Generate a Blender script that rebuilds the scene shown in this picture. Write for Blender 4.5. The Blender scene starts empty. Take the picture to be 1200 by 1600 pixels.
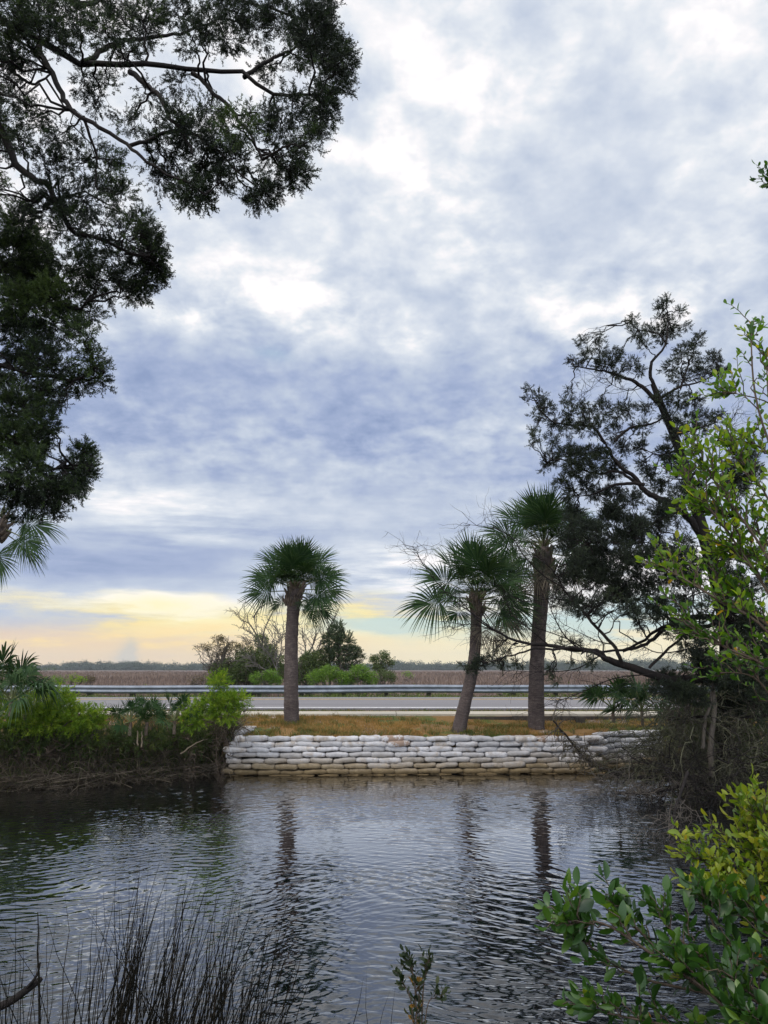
import bpy, math, random
import numpy as np

# ------------------------------------------------------------------ camera, sky, sun, exposure
scene = bpy.context.scene
col = scene.collection
rng = np.random.default_rng(11)
random.seed(11)
R = math.radians
PITCH = R(11.54); FPX = 1200.0; CAM_Z = 2.05

cam_data = bpy.data.cameras.new("camera")
cam = bpy.data.objects.new("camera", cam_data); col.objects.link(cam)
cam.location = (0, 0, CAM_Z); cam.rotation_euler = (R(90) + PITCH, 0, 0)
cam_data.sensor_fit = 'VERTICAL'; cam_data.sensor_height = 36.0; cam_data.lens = 36.0 * FPX / 1600.0
cam_data.clip_start = 0.05; cam_data.clip_end = 6000
scene.camera = cam

scene.view_settings.view_transform = 'Standard'
scene.view_settings.look = 'None'
scene.view_settings.gamma = 1.0
scene.view_settings.exposure = 0.1

SUN_EL, SUN_AZ = 52.0, -128.0          # a veiled sun: soft light without visible shadows
sun_data = bpy.data.lights.new("sun", 'SUN')
sun = bpy.data.objects.new("sun", sun_data); col.objects.link(sun)
sun_data.energy = 1.5; sun_data.angle = R(24); sun_data.color = (1.0, 0.9, 0.76)
sun.rotation_euler = (R(90 - SUN_EL), 0, R(180 - SUN_AZ))


def ray(px, py):
    u = (px - 600) / FPX; v = (800 - py) / FPX
    return np.array([u, math.cos(PITCH) - v * math.sin(PITCH), math.sin(PITCH) + v * math.cos(PITCH)])


def P(px, py, y):
    """the world point at forward distance y that lies in the direction read from the photograph"""
    r = ray(px, py)
    return np.array([0, 0, CAM_Z]) + r * (y / r[1])


def azel(px, py):
    r = ray(px, py)
    return math.atan2(r[0], r[1]), math.atan2(r[2], math.hypot(r[0], r[1]))


# ---- tiny expression helper for shader nodes
class E:
    tree = None

    def __init__(s, sock): s.s = sock

    @staticmethod
    def m(op, *a):
        n = E.tree.nodes.new('ShaderNodeMath'); n.operation = op
        for i, x in enumerate(a):
            if isinstance(x, E): E.tree.links.new(x.s, n.inputs[i])
            else: n.inputs[i].default_value = x
        return E(n.outputs[0])

    def __add__(s, o): return E.m('ADD', s, o)
    __radd__ = __add__
    def __sub__(s, o): return E.m('SUBTRACT', s, o)
    def __rsub__(s, o): return E.m('SUBTRACT', o, s)
    def __mul__(s, o): return E.m('MULTIPLY', s, o)
    __rmul__ = __mul__
    def __truediv__(s, o): return E.m('DIVIDE', s, o)
    def clamp(s, a=0.0, b=1.0): return E.m('MINIMUM', E.m('MAXIMUM', s, a), b)


def smooth(x, a, b):
    n = E.tree.nodes.new('ShaderNodeMapRange'); n.interpolation_type = 'SMOOTHSTEP'
    E.tree.links.new(x.s, n.inputs[0])
    n.inputs[1].default_value = a; n.inputs[2].default_value = b
    n.inputs[3].default_value = 0; n.inputs[4].default_value = 1
    return E(n.outputs[0])


def vec(x, y, z):
    n = E.tree.nodes.new('ShaderNodeCombineXYZ')
    for i, q in enumerate((x, y, z)):
        if isinstance(q, E): E.tree.links.new(q.s, n.inputs[i])
        else: n.inputs[i].default_value = q
    return E(n.outputs[0])


def sep(v):
    n = E.tree.nodes.new('ShaderNodeSeparateXYZ'); E.tree.links.new(v.s, n.inputs[0])
    return [E(o) for o in n.outputs]


def noise(v, scale, detail=4, rough=0.5, dist=0.0, dim='3D', w=None):
    n = E.tree.nodes.new('ShaderNodeTexNoise'); n.noise_dimensions = dim
    if v is not None: E.tree.links.new(v.s, n.inputs['Vector'])
    n.inputs['Scale'].default_value = scale; n.inputs['Detail'].default_value = detail
    n.inputs['Roughness'].default_value = rough; n.inputs['Distortion'].default_value = dist
    return E(n.outputs['Fac'])


def ramp(x, stops, interp='LINEAR'):
    n = E.tree.nodes.new('ShaderNodeValToRGB'); cr = n.color_ramp; cr.interpolation = interp
    while len(cr.elements) < len(stops): cr.elements.new(0.5)
    for e, (p, c) in zip(cr.elements, stops):
        e.position = p
        e.color = (c, c, c, 1) if isinstance(c, (int, float)) else (*c, 1)
    E.tree.links.new(x.s, n.inputs[0])
    return E(n.outputs[0])


def mixc(f, a, b, mode='MIX'):
    n = E.tree.nodes.new('ShaderNodeMix'); n.data_type = 'RGBA'; n.blend_type = mode
    for i, q in ((0, f), (6, a), (7, b)):
        if isinstance(q, E): E.tree.links.new(q.s, n.inputs[i])
        elif i == 0: n.inputs[0].default_value = q
        else: n.inputs[i].default_value = (*q, 1)
    return E(n.outputs[2])


def srgb(r, g, b):
    f = lambda c: c / 12.92 if c <= 0.04045 else ((c + 0.055) / 1.055) ** 2.4
    return (f(r / 255), f(g / 255), f(b / 255))


def build_world():
    w = bpy.data.worlds.new("World"); scene.world = w; w.use_nodes = True
    t = w.node_tree; t.nodes.clear(); E.tree = t
    tc = t.nodes.new('ShaderNodeTexCoord')
    d = E(tc.outputs['Generated'])
    x, y, z = sep(d)
    zz = E.m('MAXIMUM', z, 0.0)
    q = vec(x / (zz + 0.28) * 1.2, y / (zz + 0.28) * 1.2, 0.0)
    warp = noise(q, 1.3, 3) - 0.5
    az = E.m('ARCTAN2', x, y); el = E.m('ARCSINE', zz)
    azw = az + warp * 0.10
    elw = el + (noise(q, 2.6, 4) - 0.5) * 0.07

    def blob(px, py, sx, sy, amp):
        """soft patch of cloud in a given direction of the sky; sizes in degrees"""
        a0, e0 = azel(px, py)
        u = (azw - a0) / R(sx); v = (elw - e0) / R(sy)
        return E.m('POWER', 2.718, (u * u + v * v) * -1.0) * amp

    nl = noise(q, 0.9, 3, 0.5, 0.3)
    nm = noise(q, 2.9, 7, 0.56, 0.25)
    ns = noise(q, 8.5, 6, 0.55, 0.2)
    # thin streaks far away, drawn out along the horizon
    st = noise(vec(az * 2.2, el * 17.0, 0.3), 1.9, 6, 0.55, 0.35)
    st2 = noise(vec(az * 5.0, el * 40.0, 2.3), 2.0, 5, 0.6, 0.3)
    low = 1.0 - smooth(el, R(8), R(17))
    nf = noise(q, 24, 4, 0.55, 0.1)
    n_mix = (nm - 0.5) * 1.05 + (ns - 0.5) * 1.15 + (nl - 0.5) * 0.45 + (nf - 0.5) * 0.40
    s_mix = (st - 0.5) * 0.95 + (st2 - 0.5) * 0.5
    base = ramp(elw / R(60), [(0.0, .70), (.05, .66), (.10, .52), (.16, .40), (.20, .52), (.25, .35), (.31, .32),
                             (.37, .42), (.43, .63), (.52, .73), (.66, .76), (.78, .80), (1, .80)])
    s = base + n_mix * (1.0 - low * 0.8) * 0.98 + s_mix * low * 1.0
    puff = (0.15 + smooth(nm * 0.55 + ns * 0.45, .36, .62) * 1.15) * (1.0 - low) + low * (0.2 + smooth(st * .6 + st2 * .4, .36, .62) * 1.1)
    bl = E.m('ADD', s * 0.0, 0.0)
    for b in [(340, 475, 6, 1.8, .30), (450, 480, 6, 1.6, .33), (250, 500, 6, 1.5, .25), (500, 430, 4, 2.2, .22), (630, 540, 3, 1.4, .22),
              (690, 300, 4, 2.6, .28), (750, 370, 3, 2.6, .26), (620, 240, 5, 2.5, .16), (950, 500, 6, 2.0, .38), (760, 100, 7, 3.5, .05),
              (690, 130, 6, 3, .10), (930, 330, 7, 4, -.34), (980, 130, 6, 5, -.16), (1100, 220, 8, 7, -.10), (560, 390, 6, 3, -.12), (700, 410, 5, 2.2, -.10),
              (870, 70, 6, 4, .16), (1120, 60, 6, 3, .14), (1050, 420, 10, 3, .15), (560, 640, 16, 2.5, -.10), (300, 580, 12, 2.6, -.16), (700, 600, 12, 2.6, -.12),
              (650, 665, 5, 1.0, .2), (840, 640, 6, 2, .10), (560, 780, 14, 1.6, -.12), (270, 790, 8, 1.4, .28), (300, 835, 6, 1.0, .36), (180, 775, 6, 1.2, .16),
              (250, 882, 9, 1.0, -.50), (80, 880, 8, 1.6, -.28), (60, 830, 7, 1.2, -.12), (170, 940, 7, 0.8, .5), (60, 968, 10, 1.2, -.40), (60, 920, 8, .8, -.2), (240, 950, 4, .7, .25),
              (420, 900, 6, 1.2, .15), (600, 900, 6, 1.8, .48), (740, 890, 6, 1.6, .42), (900, 900, 9, 2.4, .52), (1100, 880, 9, 2.6, .50),
              (280, 985, 6, 1.2, .40), (500, 985, 10, 1.4, .2), (880, 560, 6, 1.6, .14)]:
        bl = bl + blob(*b)
    s = (s + bl * puff * 0.68).clamp()
    cloud = ramp(s, [(0.0, srgb(140, 157, 193)), (.22, srgb(161, 175, 206)), (.45, srgb(187, 198, 217)), (.64, srgb(206, 214, 227)),
                     (.80, srgb(224, 229, 236)), (.93, srgb(242, 241, 244)), (1.0, srgb(252, 249, 250))])
    # warmth low over the horizon
    warm_side = E.m('POWER', 2.718, ((az - R(-9)) / R(24)) * ((az - R(-9)) / R(24)) * -1.0)
    warm = (1.0 - smooth(elw, R(2.8), R(6.0))) * (0.45 + 0.75 * warm_side)
    wcol = ramp(s, [(0.0, srgb(176, 180, 190)), (.45, srgb(210, 203, 184)), (.7, srgb(247, 230, 166)), (1, srgb(255, 245, 196))])
    c = mixc((warm * smooth(s, .36, .72)).clamp(), cloud, wcol)
    # the band right over the horizon: peach on the left, cream on the right
    hz = 1.0 - smooth(el + s_mix * R(1.2), R(1.6), R(3.6))
    side = smooth(az, R(-22), R(12))
    hcol = mixc(side, srgb(238, 210, 176), srgb(252, 238, 196))
    c = mixc(hz * 0.9, c, hcol)
    # a thin orange-gold line of lit cloud on the left
    line = (blob(90, 1003, 14, .35, .9) + blob(280, 990, 6, .9, .75)).clamp()
    c = mixc(line * smooth(st2, .35, .6), c, srgb(255, 226, 160))
    # clear cyan gaps to the right of the first palm
    gap = blob(640, 968, 7, .75, 1.0) + blob(590, 950, 5, .5, .8) + blob(860, 975, 10, 1.1, 1.2) + blob(1080, 965, 8, 1.6, 1.2) + blob(420, 553, 1.3, .7, .45)
    gap = (gap * smooth(st, .40, .56)).clamp()
    sky = t.nodes.new('ShaderNodeTexSky'); sky.sky_type = 'NISHITA'; sky.sun_disc = False
    sky.sun_elevation = R(SUN_EL); sky.sun_rotation = R(SUN_AZ); sky.altitude = 2
    sky.air_density = 1.0; sky.dust_density = 0.6; sky.ozone_density = 2.0
    skyc = mixc(1.0, E(sky.outputs[0]), (.1, .1, .1), 'MULTIPLY')
    skyc = mixc(0.55, skyc, srgb(168, 214, 232))
    c = mixc((gap * 0.7).clamp(), c, skyc)
    # a small far cumulus tower
    tower = (blob(190, 1024, .55, 1.0, 1.0) + blob(178, 1034, .8, .55, .7)).clamp()
    c = mixc(tower * 0.7, c, srgb(196, 196, 190))
    # unseen sky behind and overhead, brightened as added fill for bags and ground
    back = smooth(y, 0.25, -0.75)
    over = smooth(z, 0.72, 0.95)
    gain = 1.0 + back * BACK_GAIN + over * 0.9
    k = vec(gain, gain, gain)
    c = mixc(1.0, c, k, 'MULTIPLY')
    c = mixc(1.0, c, (10, 10, 10), 'MULTIPLY')
    # below the horizon: the dull land
    c = mixc(smooth(z, -0.02, 0.0), (0.9, 0.85, 0.75), c)
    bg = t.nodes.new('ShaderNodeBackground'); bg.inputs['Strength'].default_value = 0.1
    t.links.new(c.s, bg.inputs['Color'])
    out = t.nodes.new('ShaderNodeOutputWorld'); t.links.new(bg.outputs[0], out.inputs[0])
    w.cycles.sampling_method = 'MANUAL'; w.cycles.sample_map_resolution = 512


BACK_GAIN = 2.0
HAZE = 0.00020
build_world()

# ------------------------------------------------------------------ mesh helpers
def nrm(a):
    a = np.asarray(a, float)
    return a / np.maximum(np.linalg.norm(a, axis=-1, keepdims=True), 1e-9)


class Geo:
    """collects vertices, quads and triangles (numpy) and links them as ONE mesh object"""

    def __init__(s):
        s.v, s.q, s.t, s.tint, s.qm, s.tm, s.n = [], [], [], [], [], [], 0

    def add(s, v, q=None, t=None, tint=0.5, m=0):
        v = np.asarray(v, np.float32).reshape(-1, 3)
        s.v.append(v)
        s.tint.append(np.broadcast_to(np.asarray(tint, np.float32), (len(v),)))
        if q is not None and len(q):
            q = np.asarray(q, np.int64).reshape(-1, 4); s.q.append(q + s.n); s.qm.append(np.full(len(q), m, np.int32))
        if t is not None and len(t):
            t = np.asarray(t, np.int64).reshape(-1, 3); s.t.append(t + s.n); s.tm.append(np.full(len(t), m, np.int32))
        s.n += len(v)

    def tube(s, path, rad, k=6, tint=0.5, m=0):
        path = np.asarray(path, float); n = len(path)
        rad = np.broadcast_to(np.asarray(rad, float), (n,))
        tg = nrm(np.gradient(path, axis=0))
        mean = nrm(path[-1] - path[0] + 1e-6)
        ref = np.array([0, 0, 1.0]) if abs(mean[2]) < 0.8 else np.array([0, 1.0, 0])
        a = nrm(np.cross(tg, ref)); b = np.cross(tg, a)
        th = np.linspace(0, 2 * math.pi, k, endpoint=False)
        ring = a[:, None] * np.cos(th)[None, :, None] + b[:, None] * np.sin(th)[None, :, None]
        v = (path[:, None] + ring * rad[:, None, None]).reshape(-1, 3)
        i, j = np.meshgrid(np.arange(n - 1), np.arange(k), indexing='ij')
        j2 = (j + 1) % k
        q = np.stack([i * k + j, i * k + j2, (i + 1) * k + j2, (i + 1) * k + j], -1).reshape(-1, 4)
        s.add(v, q, tint=tint, m=m)

    def tubes(s, paths, rads, k=3, tint=0.5, m=0):
        """many tubes of the same number of points: paths (N,n,3), rads (N,n) or (n,)"""
        paths = np.asarray(paths, float)
        if len(paths) == 0: return
        N, n, _ = paths.shape
        rads = np.broadcast_to(np.asarray(rads, float), (N, n))
        tg = nrm(np.gradient(paths, axis=1))
        mean = nrm(paths[:, -1] - paths[:, 0])
        ref = np.where(np.abs(mean[:, 2:3]) < 0.8, np.array([[0, 0, 1.0]]), np.array([[0, 1.0, 0]]))
        a = nrm(np.cross(tg, ref[:, None])); b = np.cross(tg, a)
        th = np.linspace(0, 2 * math.pi, k, endpoint=False)
        ring = a[:, :, None] * np.cos(th)[:, None] + b[:, :, None] * np.sin(th)[:, None]
        v = (paths[:, :, None] + ring * rads[:, :, None, None]).reshape(-1, 3)
        o, i, j = np.meshgrid(np.arange(N), np.arange(n - 1), np.arange(k), indexing='ij')
        j2 = (j + 1) % k; o = o * n * k
        q = np.stack([o + i * k + j, o + i * k + j2, o + (i + 1) * k + j2, o + (i + 1) * k + j], -1).reshape(-1, 4)
        t = np.repeat(np.broadcast_to(np.asarray(tint, np.float32), (N,)), n * k)
        s.add(v, q, tint=t, m=m)

    def scatter(s, tv, tq, pos, rot, scale, tint=0.5, m=0):
        """copies of a small quad template: rot (N,3,3) with columns = local axes"""
        tv = np.asarray(tv, float); tq = np.asarray(tq, np.int64)
        N = len(pos)
        if N == 0: return
        scale = np.broadcast_to(np.asarray(scale, float), (N,))
        v = np.einsum('nij,kj->nki', rot, tv) * scale[:, None, None] + np.asarray(pos)[:, None]
        q = (tq[None] + (np.arange(N) * len(tv))[:, None, None]).reshape(-1, 4)
        t = np.repeat(np.broadcast_to(np.asarray(tint, np.float32), (N,)), len(tv))
        s.add(v.reshape(-1, 3), q, tint=t, m=m)

    def box(s, lo, hi, tint=0.5, m=0):
        (a, b, c), (d, e, f) = lo, hi
        v = [(a, b, c), (d, b, c), (d, e, c), (a, e, c), (a, b, f), (d, b, f), (d, e, f), (a, e, f)]
        s.add(v, [(0, 3, 2, 1), (4, 5, 6, 7), (0, 1, 5, 4), (1, 2, 6, 5), (2, 3, 7, 6), (3, 0, 4, 7)], tint=tint, m=m)

    def mesh(s, name, mats, smooth_=True):
        me = bpy.data.meshes.new(name)
        v = np.concatenate(s.v); tint = np.concatenate(s.tint)
        q = np.concatenate(s.q) if s.q else np.zeros((0, 4), np.int64)
        t = np.concatenate(s.t) if s.t else np.zeros((0, 3), np.int64)
        me.vertices.add(len(v)); me.vertices.foreach_set('co', v.ravel())
        me.loops.add(len(q) * 4 + len(t) * 3)
        me.loops.foreach_set('vertex_index', np.concatenate([q.ravel(), t.ravel()]).astype(np.int32))
        me.polygons.add(len(q) + len(t))
        start = np.concatenate([np.arange(len(q)) * 4, len(q) * 4 + np.arange(len(t)) * 3]).astype(np.int32)
        me.polygons.foreach_set('loop_start', start)
        mi = np.concatenate((s.qm or []) + (s.tm or [])).astype(np.int32)
        me.polygons.foreach_set('material_index', mi)
        me.polygons.foreach_set('use_smooth', np.full(len(mi), smooth_, bool))
        at = me.attributes.new('tint', 'FLOAT', 'POINT'); at.data.foreach_set('value', tint.astype(np.float32))
        for m in (mats if isinstance(mats, (list, tuple)) else [mats]): me.materials.append(m)
        me.update(calc_edges=True)
        return me

    def build(s, name, mats, parent=None, smooth_=True, loc=None):
        o = bpy.data.objects.new(name, None if not s.v else s.mesh(name, mats, smooth_))
        col.objects.link(o)
        if parent is not None: o.parent = parent
        if loc is not None: o.location = loc
        return o


def thing(name, label, cat, loc=(0, 0, 0), group=None, rotz=0.0):
    o = bpy.data.objects.new(name, None); col.objects.link(o)
    o.location = tuple(float(c) for c in loc); o.rotation_euler = (0, 0, rotz); o.empty_display_size = 0.2
    return tag(o, label, cat, group)


def tag(o, label=None, cat=None, group=None, kind=None):
    if label: o['label'] = label
    if cat: o['category'] = cat
    if group: o['group'] = group
    if kind: o['kind'] = kind
    return o


class Local(Geo):
    """a Geo whose points are given in world space and stored relative to its thing's base"""

    def __init__(s, base): super().__init__(); s.base = np.asarray(base, np.float32)

    def add(s, v, q=None, t=None, tint=0.5, m=0):
        super().add(np.asarray(v, np.float32).reshape(-1, 3) - s.base, q, t, tint, m)


def frames(d, roll=None, up=(0, 0, 1.0)):
    """(N,3,3) rotations whose local y axis is d"""
    d = nrm(d); N = len(d)
    up = np.broadcast_to(np.asarray(up, float), (N, 3)).copy()
    up[np.abs((d * up).sum(1)) > 0.97] = (0, 1.0, 0.1)
    x = nrm(np.cross(d, up)); z = np.cross(x, d)
    if roll is not None:
        c, s_ = np.cos(roll)[:, None], np.sin(roll)[:, None]
        x, z = x * c + z * s_, z * c - x * s_
    return np.stack([x, d, z], -1)


def bez(pts, n=24):
    """smooth polyline through the points (Catmull-Rom)"""
    p = np.asarray(pts, float)
    if len(p) == 2: p = np.stack([p[0], p.mean(0), p[1]])
    p = np.vstack([2 * p[0] - p[1], p, 2 * p[-1] - p[-2]])
    m = len(p) - 3
    u = np.linspace(0, m, n); i = np.minimum(u.astype(int), m - 1); t = (u - i)[:, None]
    a, b, c, d = p[i], p[i + 1], p[i + 2], p[i + 3]
    return 0.5 * (2 * b + (c - a) * t + (2 * a - 5 * b + 4 * c - d) * t ** 2 + (3 * b - a - 3 * c + d) * t ** 3)


def rdirs(n, r=None):
    r = r or rng
    return nrm(r.normal(size=(n, 3)))


def vnoise(x, y, s=1.0, seed=0):
    """cheap smooth value noise, -1..1"""
    x = np.asarray(x, float) * s; y = np.asarray(y, float) * s
    xi = np.floor(x).astype(np.int64); yi = np.floor(y).astype(np.int64)
    fx = x - xi; fy = y - yi; fx = fx * fx * (3 - 2 * fx); fy = fy * fy * (3 - 2 * fy)

    def h(a, b):
        n = (a * 374761393 + b * 668265263 + seed * 144665) & 0x7fffffff
        n = ((n ^ (n >> 13)) * 1274126177) & 0x7fffffff
        return ((n ^ (n >> 16)) & 0xffff) / 32767.5 - 1
    return (h(xi, yi) * (1 - fx) + h(xi + 1, yi) * fx) * (1 - fy) + (h(xi, yi + 1) * (1 - fx) + h(xi + 1, yi + 1) * fx) * fy


def sstep(x, a, b):
    t = np.clip((np.asarray(x, float) - a) / (b - a), 0, 1)
    return t * t * (3 - 2 * t)


# ------------------------------------------------------------------ materials
def new_mat(name):
    m = bpy.data.materials.new(name); m.use_nodes = True
    t = m.node_tree; t.nodes.clear(); E.tree = t
    out = t.nodes.new('ShaderNodeOutputMaterial')
    p = t.nodes.new('ShaderNodeBsdfPrincipled'); t.links.new(p.outputs[0], out.inputs[0])
    return m, t, p, out


def setp(t, p, **kw):
    names = dict(base='Base Color', rough='Roughness', metal='Metallic', spec='Specular IOR Level', ior='IOR', normal='Normal')
    for k, v in kw.items():
        i = p.inputs[names[k]]
        if isinstance(v, E): t.links.new(v.s, i)
        elif k == 'base': i.default_value = (*v, 1)
        else: i.default_value = v


def bump(h, strength=0.4, dist=0.02):
    n = E.tree.nodes.new('ShaderNodeBump'); n.inputs['Strength'].default_value = strength; n.inputs['Distance'].default_value = dist
    E.tree.links.new(h.s, n.inputs['Height']); return E(n.outputs[0])


def obj_co():
    return E(E.tree.nodes.new('ShaderNodeTexCoord').outputs['Object'])


def world_co():
    return E(E.tree.nodes.new('ShaderNodeNewGeometry').outputs['Position'])


def attr(name='tint'):
    n = E.tree.nodes.new('ShaderNodeAttribute'); n.attribute_name = name; return E(n.outputs['Fac'])


def leaf_mat(name, stops, trans=0.3, rough=0.5, tcol=None, spec=0.3):
    """thin foliage: colour varies from leaf to leaf, some light passes through"""
    m, t, p, out = new_mat(name)
    c = ramp(attr(), stops)
    setp(t, p, base=c, rough=rough, spec=spec)
    tr = t.nodes.new('ShaderNodeBsdfTranslucent')
    tc = mixc(1.0, c, tcol or (1.5, 1.5, 0.7), 'MULTIPLY')
    t.links.new(tc.s, tr.inputs[0])
    mx = t.nodes.new('ShaderNodeMixShader'); mx.inputs[0].default_value = trans
    t.links.new(p.outputs[0], mx.inputs[1]); t.links.new(tr.outputs[0], mx.inputs[2]); t.links.new(mx.outputs[0], out.inputs[0])
    return m


def bark_mat(name, a, b, scale=30, stretch=0.3, bstr=0.6):
    m, t, p, out = new_mat(name)
    x, y, z = sep(obj_co())
    v = vec(x, y, z * stretch)
    n = noise(v, scale, 5, 0.6)
    n2 = noise(v, scale * 0.2, 3)
    setp(t, p, base=ramp(n * 0.7 + n2 * 0.3, [(.3, a), (.7, b)]), rough=0.9, spec=0.2, normal=bump(n, bstr, 0.02))
    return m


def plain_mat(name, stops, scale=20, rough=0.8, spec=0.3, detail=4, bstr=0.2, metal=0.0):
    m, t, p, out = new_mat(name)
    n = noise(obj_co(), scale, detail, 0.6)
    setp(t, p, base=ramp(n, stops), rough=rough, spec=spec, metal=metal, normal=bump(n, bstr, 0.01))
    return m

# ------------------------------------------------------------------ the land
ROAD_Z = 1.03


def left_edge(x):           # distance of the left bank's waterline
    return np.interp(x, [-40, -12, -8, -6, -4.6, -3.2], [12.5, 12.9, 13.6, 14.2, 15.2, 16.0]) + 0.18 * vnoise(x, 0, 1.3, 5)


def ground_h(x, y):
    x = np.asarray(x, float); y = np.asarray(y, float)
    # mound behind the bags, rising to the pavement
    mound = np.interp(y, [15.9, 16.25, 17.0, 18.0, 18.95, 20.6, 21.2, 24.9, 28.4, 30.0, 33, 45, 2000],
                      [.60, .70, .80, .88, .94, .94, 1.0, 1.08, .99, .86, .72, .35, .30])
    mound = mound + 0.035 * vnoise(x, y, .9, 1) * (y < 18.9) + .012 * vnoise(x, y, 4, 2) * (y < 18.9)
    dip = np.exp(-((x - 4.0) / 2.4) ** 2) * sstep(y, 19.0, 18.7) * sstep(y, 17.3, 18.3) * 0.20
    mound = mound - dip
    far = sstep(y, 33, 60)
    mound = mound + far * 0.12 * vnoise(x, y, .06, 9)
    e = np.where(x < -3.25, left_edge(x), np.where(x < 4.3, 16.12 + 0.05 * x, np.interp(x, [4.3, 4.9, 5.6, 5.95, 6.15, 6.4, 7, 8, 14, 60], [16.5, 16.9, 17.15, 17.1, 15.0, 13.9, 13.0, 12.4, 11.5, 11])))
    w = np.where((x > -3.3) & (x < 5.9), 0.10, 1.1)
    t = sstep(y, e - 0.35 * w, e + w)
    # near bank, under and beside the camera
    near = np.interp(y - 1.5 * sstep(x, 1.5, 3.0) - 1.2 * sstep(-x, 1.8, 3.2), [-60, -2, 1.0, 2.2, 3.2, 4.2], [.75, .62, .5, .3, .0, -.45])
    near = near + 0.05 * vnoise(x, y, 1.1, 3)
    bed = -0.5
    a = np.where(y < 6.6, np.maximum(near, bed), bed)
    # wooded banks that close the creek off to the left and right, outside the picture
    side = np.maximum(sstep(-x - .5 * np.clip(y, 3, 20), .9, 2.3), sstep(x - .5 * np.clip(y, 3, 20), 1.2, 2.6))
    a = np.maximum(a, bed + side * 1.15 + .04 * vnoise(x, y, 1.3, 6))
    return a * (1 - t) + np.where(y > 8, mound, a) * t


def axis(*segs):
    out = [segs[0][0]]
    for a, b, st in segs:
        n = max(1, int(round((b - a) / st))); out += list(np.linspace(a, b, n + 1)[1:])
    return np.array(out)


def grid(gx, gy, hfun):
    X, Y = np.meshgrid(gx, gy)
    v = np.stack([X, Y, hfun(X, Y)], -1).reshape(-1, 3)
    nx, ny = len(gx), len(gy)
    i, j = np.meshgrid(np.arange(ny - 1), np.arange(nx - 1), indexing='ij')
    a = i * nx + j
    return v, np.stack([a, a + 1, a + nx + 1, a + nx], -1).reshape(-1, 4)


def ground_material():
    m, t, p, out = new_mat("earth_grass_and_marsh")
    co = world_co(); x, y, z = sep(co)
    n1 = noise(co, 0.9, 5, .6); n2 = noise(co, 6, 5, .6); n3 = noise(co, 60, 3, .6)
    soil = ramp(n2, [(.3, (.10, .075, .055)), (.7, (.24, .18, .135))])
    dry = ramp(n3, [(.3, (.11, .062, .024)), (.7, (.22, .13, .05))])
    grn = ramp(n3, [(.3, (.035, .05, .012)), (.7, (.10, .115, .03))])
    c = mixc(smooth(n1 + (n2 - .5) * .5, .46, .58), dry, grn)
    c = mixc(smooth(noise(co, .7, 4, .6, .4) + (n2 - .5) * .3, .56, .64), c, soil)
    wet = ramp(n2, [(.3, (.012, .010, .008)), (.7, (.035, .028, .02))])
    c = mixc(smooth(z, .55, .28), c, wet)
    c = mixc(smooth(y, 10, 6), c, wet)
    road_side = ramp(n2, [(.3, (.045, .06, .012)), (.7, (.11, .13, .03))])
    c = mixc(smooth(y, 28.6, 29.2), c, road_side)
    st = noise(vec(x * .25, y * .05, 0.0), 1.0, 5, .6)
    marsh = ramp(st * .6 + n2 * .4, [(.3, (.075, .054, .044)), (.55, (.12, .087, .072)), (.75, (.165, .125, .10))])
    c = mixc(smooth(y, 33, 36), c, marsh)
    setp(t, p, base=c, rough=.95, spec=.15, normal=bump(n3 * .4 + n2 * .6, .5, .05))
    return m


g = Geo()
gx = axis((-2200, -400, 300), (-400, -60, 34), (-60, -14, 2), (-14, -5.5, .25), (-5.5, 6.5, .12), (6.5, 14, .25), (14, 60, 2), (60, 400, 34), (400, 2200, 300))
gy = axis((-60, -6, 6), (-6, 5, .4), (5, 11.4, .4), (11.4, 21.4, .10), (21.4, 30, .4), (30, 60, 1.5), (60, 300, 15), (300, 1900, 100))
v, q = grid(gx, gy, ground_h)
g.add(v, q)
ground = tag(g.build("ground", ground_material()), kind='structure')

# ---- road, its lines, the pavement
def asphalt():
    m, t, p, out = new_mat("worn_asphalt")
    co = world_co(); x, y, z = sep(co)
    n = noise(co, 55, 4, .7); l = noise(vec(x * .12, y * 1.6, 0.0), 1, 4)
    wheel = noise(vec(x * .02, y * .9, 4.0), 1.3, 2)
    setp(t, p, base=ramp(n * .45 + l * .3 + wheel * .25, [(.3, (.10, .095, .10)), (.7, (.20, .19, .195))]), rough=.85, spec=.3, normal=bump(n, .3, .01))
    return m


def paint(name, c):
    m, t, p, out = new_mat(name)
    n = noise(world_co(), 18, 5, .7)
    setp(t, p, base=mixc(smooth(n, .40, .60), (c[0] * .55, c[1] * .55, c[2] * .55), c), rough=.7, spec=.3)
    return m


def road_h(y): return np.interp(y, [20.75, 24.9, 29.0], [ROAD_Z - .01, 1.12, ROAD_Z])


g = Geo(); xs = axis((-90, 90, 3)); ys = axis((20.9, 29.0, .35))
v, q = grid(xs, ys, lambda X, Y: road_h(Y)); n0 = len(v); g.add(v, q)
for yy in (20.9, 29.0):                     # broken edge of the asphalt
    a = np.stack([xs, np.full_like(xs, yy), np.full_like(xs, road_h(yy))], -1); b = a.copy(); b[:, 2] -= .15
    k = len(xs); i = np.arange(k - 1)
    g.add(np.vstack([a, b]), np.stack([i, i + 1, i + 1 + k, i + k], -1))
road = tag(g.build("road", asphalt()), kind='structure')


def stripe(name, y0, y1, mat_):
    g = Geo(); v, q = grid(axis((-90, 90, 2)), np.array([y0, y1]), lambda X, Y: road_h(Y) + .004); g.add(v, q)
    return tag(g.build(name, mat_), kind='structure')


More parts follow.
